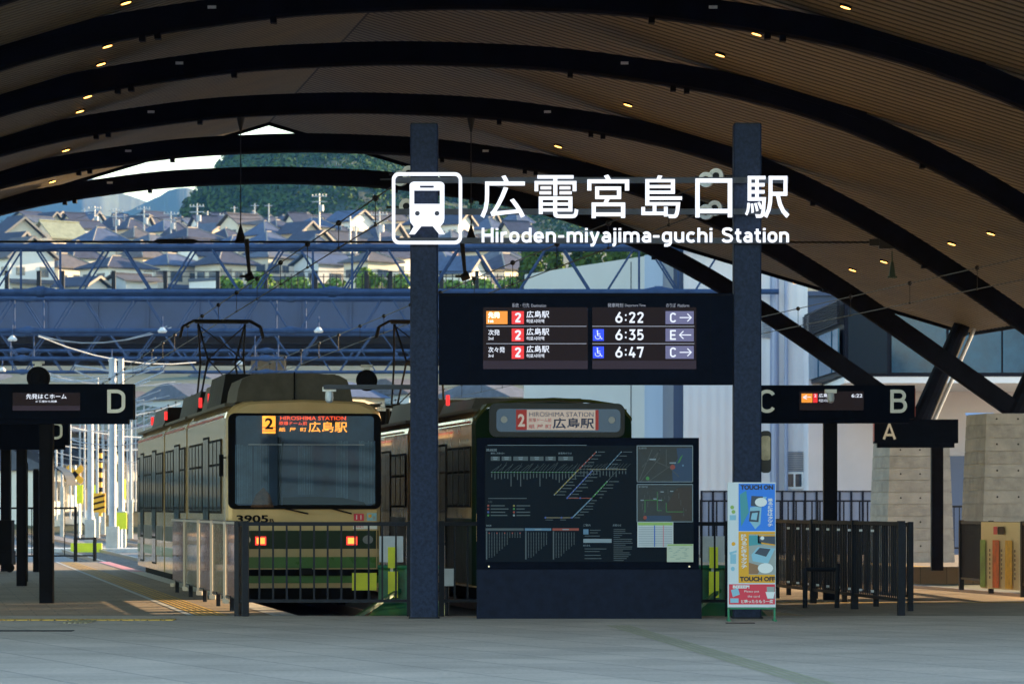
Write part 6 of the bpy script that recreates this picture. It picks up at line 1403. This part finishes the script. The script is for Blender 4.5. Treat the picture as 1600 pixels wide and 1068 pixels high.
for _ in range(700):
    i = rr.randrange(n_-1); j = rr.random()**.6*(rows_-1); j0 = min(rows_-2, int(j)); fj = j-j0; fi = rr.random()
    A = Vector(v[j0*n_+i]).lerp(Vector(v[j0*n_+i+1]), fi); B2 = Vector(v[(j0+1)*n_+i]).lerp(Vector(v[(j0+1)*n_+i+1]), fi); c = A.lerp(B2, fj)
    r = rr.uniform(2.2, 4.6)
    for _k in range(150):
        u = Vector((rr.gauss(0, 1), rr.gauss(0, 1), rr.gauss(0, 1))).normalized(); p = c+Vector((u.x*r, u.y*r, u.z*r*.95+.6))*rr.uniform(.8, 1.06)
        nn = (u+Vector((rr.gauss(0, .4), rr.gauss(0, .4), .3))).normalized(); a = nn.orthogonal().normalized(); bb = nn.cross(a); s2 = rr.uniform(.3, .75); b.add([p-a*s2, p-bb*s2*.7, p+a*s2, p+bb*s2*.7], [(0, 1, 2, 3)])
tag(b.build('woodland', M['leaf'], None), 'dense dark green wood covering the hill behind the houses', 'wood', kind='stuff')
# distant mountains
def jag(sil, seed, amp=1.2, n=6):
    r_ = random.Random(seed); out = []
    for (a, b_), (c, d_) in zip(sil, sil[1:]):
        for k in range(n): f_ = k/n; out.append((a+(c-a)*f_, b_+(d_-b_)*f_+r_.uniform(-amp, amp)))
    return out+[sil[-1]]
M['mount'] = mat('mountain_forest', (.02, .04, .03), .9, noise=.3, scale=.01)
b, *_ = hill('mountains', jag([(-200, 300), (-60, 290), (30, 296), (90, 284), (130, 277), (160, 282), (185, 300), (205, 306), (230, 315), (260, 322), (330, 336), (500, 350), (700, 345), (900, 350), (1200, 340)], 2, .5), 3600, 900, 0, None, False, None); struct(b.build('mountain', M['mount']))
b, *_ = hill('mountains', jag([(140, 345), (200, 330), (232, 314), (250, 306), (262, 298), (276, 294), (290, 293), (306, 297), (322, 303), (340, 306), (400, 320), (520, 345)], 3, .4), 3000, 700, 0, None, False, None); struct(b.build('mountain', M['mount']))
# ------------------------------------------------------------------ far railway clutter at the left
def mast(px, base, top, d, r, lab, foot=True, arm=None):
    x = (px-800)*d/F; zb_ = E+(HOR-base)*d/F; zt = E+(HOR-top)*d/F
    t = thing('line_mast', lab, 'mast', (x, d, zb_), group='white line masts beyond the left platform'); b = MB(); b.tube((0, 0, 0), (0, 0, zt-zb_), r*.85, 14); b.build('mast', M['mastp'], t, False)
    if foot: b = MB(); b.box(-r*1.4, r*1.4, -r*1.4, r*1.4, -.35-zb_, 0); b.build('footing', M['conc'], t, False)
    if arm: b = MB(); b.tube((0, 0, zt-zb_-.6), (arm, 0, zt-zb_-.3), .05, 6); b.tube((0, 0, zt-zb_-1.4), (arm, 0, zt-zb_-.5), .035, 6); b.build('arm', M['mastp'], t, False)
for a in ((176, 822, 560, 150, .17, 'thick white line mast beyond the left platform, brightest of the row'), (189, 798, 560, 165, .15, 'thinner white line mast just right of the thickest mast'), (141, 811, 600, 175, .16, 'white line mast between the D sign and the thickest mast'), (161, 770, 640, 240, .10, 'thin far white line mast left of the thickest mast'), (204, 780, 600, 200, .08, 'slim white line mast touching the tail of the front tram'), (97, 760, 640, 230, .08, 'slim far line mast right of the D sign post'), (152, 800, 590, 210, .09, 'slim line mast behind the striped crossing signal'), (125, 780, 655, 236, .07, 'slim far line mast under the end of the D sign')):
    mast(*a, arm=random.choice([None, -2, 2]))
for k in range(9):
    px = (88, 110, 132, 145, 169, 199, 207, 212, 225)[k]; mast(px, 812-2*k, 600+4*k, 180+9*k, .055, 'very slim pale line mast in the far yard, %s of its row from the left' % ordn(k), foot=False, arm=(-1.5, 2, 1.5)[k % 3])
b = MB()
for k in range(26):
    d = 150+4*k; z = 4.5+(k*37 % 11)*.5; p = Vector((P(60, 0, d)[0], d, z)); q = Vector((P(260, 0, d)[0], d+rt.uniform(-8, 20), z+rt.uniform(-.6, .8))); b.path([tuple(p.lerp(q, i/6)-Vector((0, 0, .5*4*(i/6)*(1-i/6)))) for i in range(7)], .022, 4)
tag(b.build('yard_wires', M['mastp'], None), 'tangle of thin bright span wires over the far tracks at the left', 'wires')
for (px, y0_, y1_, w_, d, lab) in ((124, 757, 786, 11, 215, 'fluorescent yellow upright panel, left of the two by the level crossing'), (149, 757, 786, 10, 214, 'fluorescent yellow upright panel, right of the two by the level crossing'), (193, 748, 780, 7, 205, 'narrow fluorescent yellow guard beside a white mast'), (189, 800, 826, 18, 160, 'low yellow cage guard at the foot of the white masts')):
    x, y, z = P(px, (y0_+y1_)/2, d); g = E+(HOR-y1_)*d/F; t = thing('yellow_guard', lab, 'guard panel', (x, y, g), group='yellow guards around the level crossing'); hh = (y1_-y0_)*d/F; ww = w_*d/F/2
    b = MB(); b.box(-ww, ww, -.05, .05, .0, hh); b.box(-ww*.9, ww*.9, -.07, -.0505, .1, hh*.45); b.build('panel', M['yellow'], t, False)
    b = MB(); b.tube((0, .1, -.35-g if g > -.35 else 0), (0, .1, hh), .05, 8); b.build('post', M['galvl'], t, False)
t = thing('crossing_signal', 'yellow and black level crossing signal mast with striped pole', 'crossing signal', P(157, 810, 200)); x, y, z = P(157, 806, 200)
b = MB(); zt = P(0, 700, 200)[2]; n = 14
for i in range(n): b.use(M['rubber'] if i % 2 else mO); b.tube((x, y, z+(zt-z)*i/n), (x, y, z+(zt-z)*(i+1)/n), .10, 10)
b.build('striped_pole', None, t); b = MB(); b.use(mO).box(x-.5, x+.25, y-.1, y+.1, z+.2, z+1.2); b.use(M['rubber'])
for k in range(3): b.beam((x-.5, y-.11, z+.3+k*.3), (x+.25, y-.11, z+.5+k*.3), .02, .1)
b.build('warning_box', None, t)
t = thing('crossing_signal', 'yellow diamond shaped level crossing lamp cluster beside the awning', 'crossing signal', P(117, 745, 210)); x, y, z = P(117, 741, 210)
b = MB(); b.xf = Matrix.Translation((x, y, z)) @ Matrix.Rotation(R(45), 4, 'Y'); b.use(mO).box(-.16, .16, -.05, .05, -.6, .6); b.box(-.6, -.161, -.05, .05, -.16, .16); b.box(.161, .6, -.05, .05, -.16, .16); b.use(M['rubber']); b.box(-.161, .161, -.06, -.0505, -.15, .15); b.xf = None; b.build('cross_board', None, t); b = MB(); b.tube((x, y+.1, -.3), (x, y+.1, z+.5), .06, 8); b.build('post', M['galvl'], t)
t = thing('awning', 'dark curved awning showing between the D sign post and the crossing lamp', 'awning', P(95, 740, 180)); b = MB(); pts = []
for k in range(7): a = R(10+k*13); pts.append((P(82, 0, 180)[0]+math.sin(a)*.9, P(0, 757, 180)[2]+math.cos(a)*.9-.0))
for q0_, q1_ in zip(pts, pts[1:]): b.beam((q0_[0], 180, q0_[1]), (q1_[0], 180, q1_[1]), 4, .08, up=(0, 1, 0)) if 0 else b.hexa([(q0_[0], 178, q0_[1]-.06), (q1_[0], 178, q1_[1]-.06), (q1_[0], 182, q1_[1]-.06), (q0_[0], 182, q0_[1]-.06)], [(q0_[0], 178, q0_[1]), (q1_[0], 178, q1_[1]), (q1_[0], 182, q1_[1]), (q0_[0], 182, q0_[1])])
b.build('hood', M['rail'], t); b = MB(); x = P(82, 0, 180)[0]; b.tube((x, 180, -.35), (x, 180, P(0, 735, 180)[2]), .08, 8); b.build('post', M['rail'], t)
t = thing('crossing_deck', 'yellow edged crossing deck lying across the tracks beyond the left platform', 'crossing', (AX(0, 150), 150, -.35)); x0, x1 = P(120, 0, 150)[0], P(230, 0, 150)[0]
b = MB(); b.box(x0-6, x1, 148, 152, -.33, -.17); b.build('deck', M['edge'], t); b = MB(); b.box(x0, x0+1.2, 147.9, 147.999, -.33, .05); b.use(M['yellow']) if 0 else None; b.build('yellow_edge', M['yellow'], t)
# far parked cars at the crossing
for i, (px, d, c, lab) in enumerate(((108, 262, (.7, .7, .7), 'white car beyond the level crossing, near the yellow panels'), (22, 265, (.55, .56, .58), 'silver car beyond the tracks at the far left'))):
    x, y, z = P(px, 0, d)[0], d, -.2; t = thing('parked_car', lab, 'car', (x, y, z), rz=R(70)); cm = mat('car_paint', c, .25, coat=.5)
    b = MB(); b.prism([(-.85, .3), (.85, .3), (.85, .95), (.72, 1.0), (.6, 1.45), (-.6, 1.45), (-.72, 1.0), (-.85, .95)], -2.0, 2.0); b.build('body', cm, t, False)
    b = MB(); b.prism([(-.68, 1.02), (.68, 1.02), (.56, 1.4), (-.56, 1.4)], -2.03, -2.001); b.box(-.78, -.70, -1.5, 1.5, 1.05, 1.35); b.box(.70, .78, -1.5, 1.5, 1.05, 1.35); b.build('window', M['win'], t, False)
    for sx in (-.8, .8):
        for sy in (-1.3, 1.3):
            b = MB(); b.xf = Matrix.Translation((sx, sy, .32)) @ Matrix.Rotation(R(90), 4, 'Z'); b.disc((0, 0), .32, -.1, .1, 16); b.build('wheel', M['rubber'], t, False)
# ------------------------------------------------------------------ haze
HZ = True
if HZ:
    m = bpy.data.materials.new('haze_air'); m.use_nodes = True; t = m.node_tree; t.nodes.remove(t.nodes['Principled BSDF'])
    pv = t.nodes.new('ShaderNodeVolumePrincipled'); pv.inputs['Color'].default_value = (.10, .36, 1, 1); pv.inputs['Density'].default_value = .000055; pv.inputs['Anisotropy'].default_value = .2
    t.links.new(pv.outputs[0], t.nodes['Material Output'].inputs['Volume'])
    b = MB(); b.box(-4100, 4100, -80, 9100, -40, 330); o = b.build('haze', m); o['kind'] = 'stuff'; tag(o, 'thin blue evening haze over the whole view', 'haze')
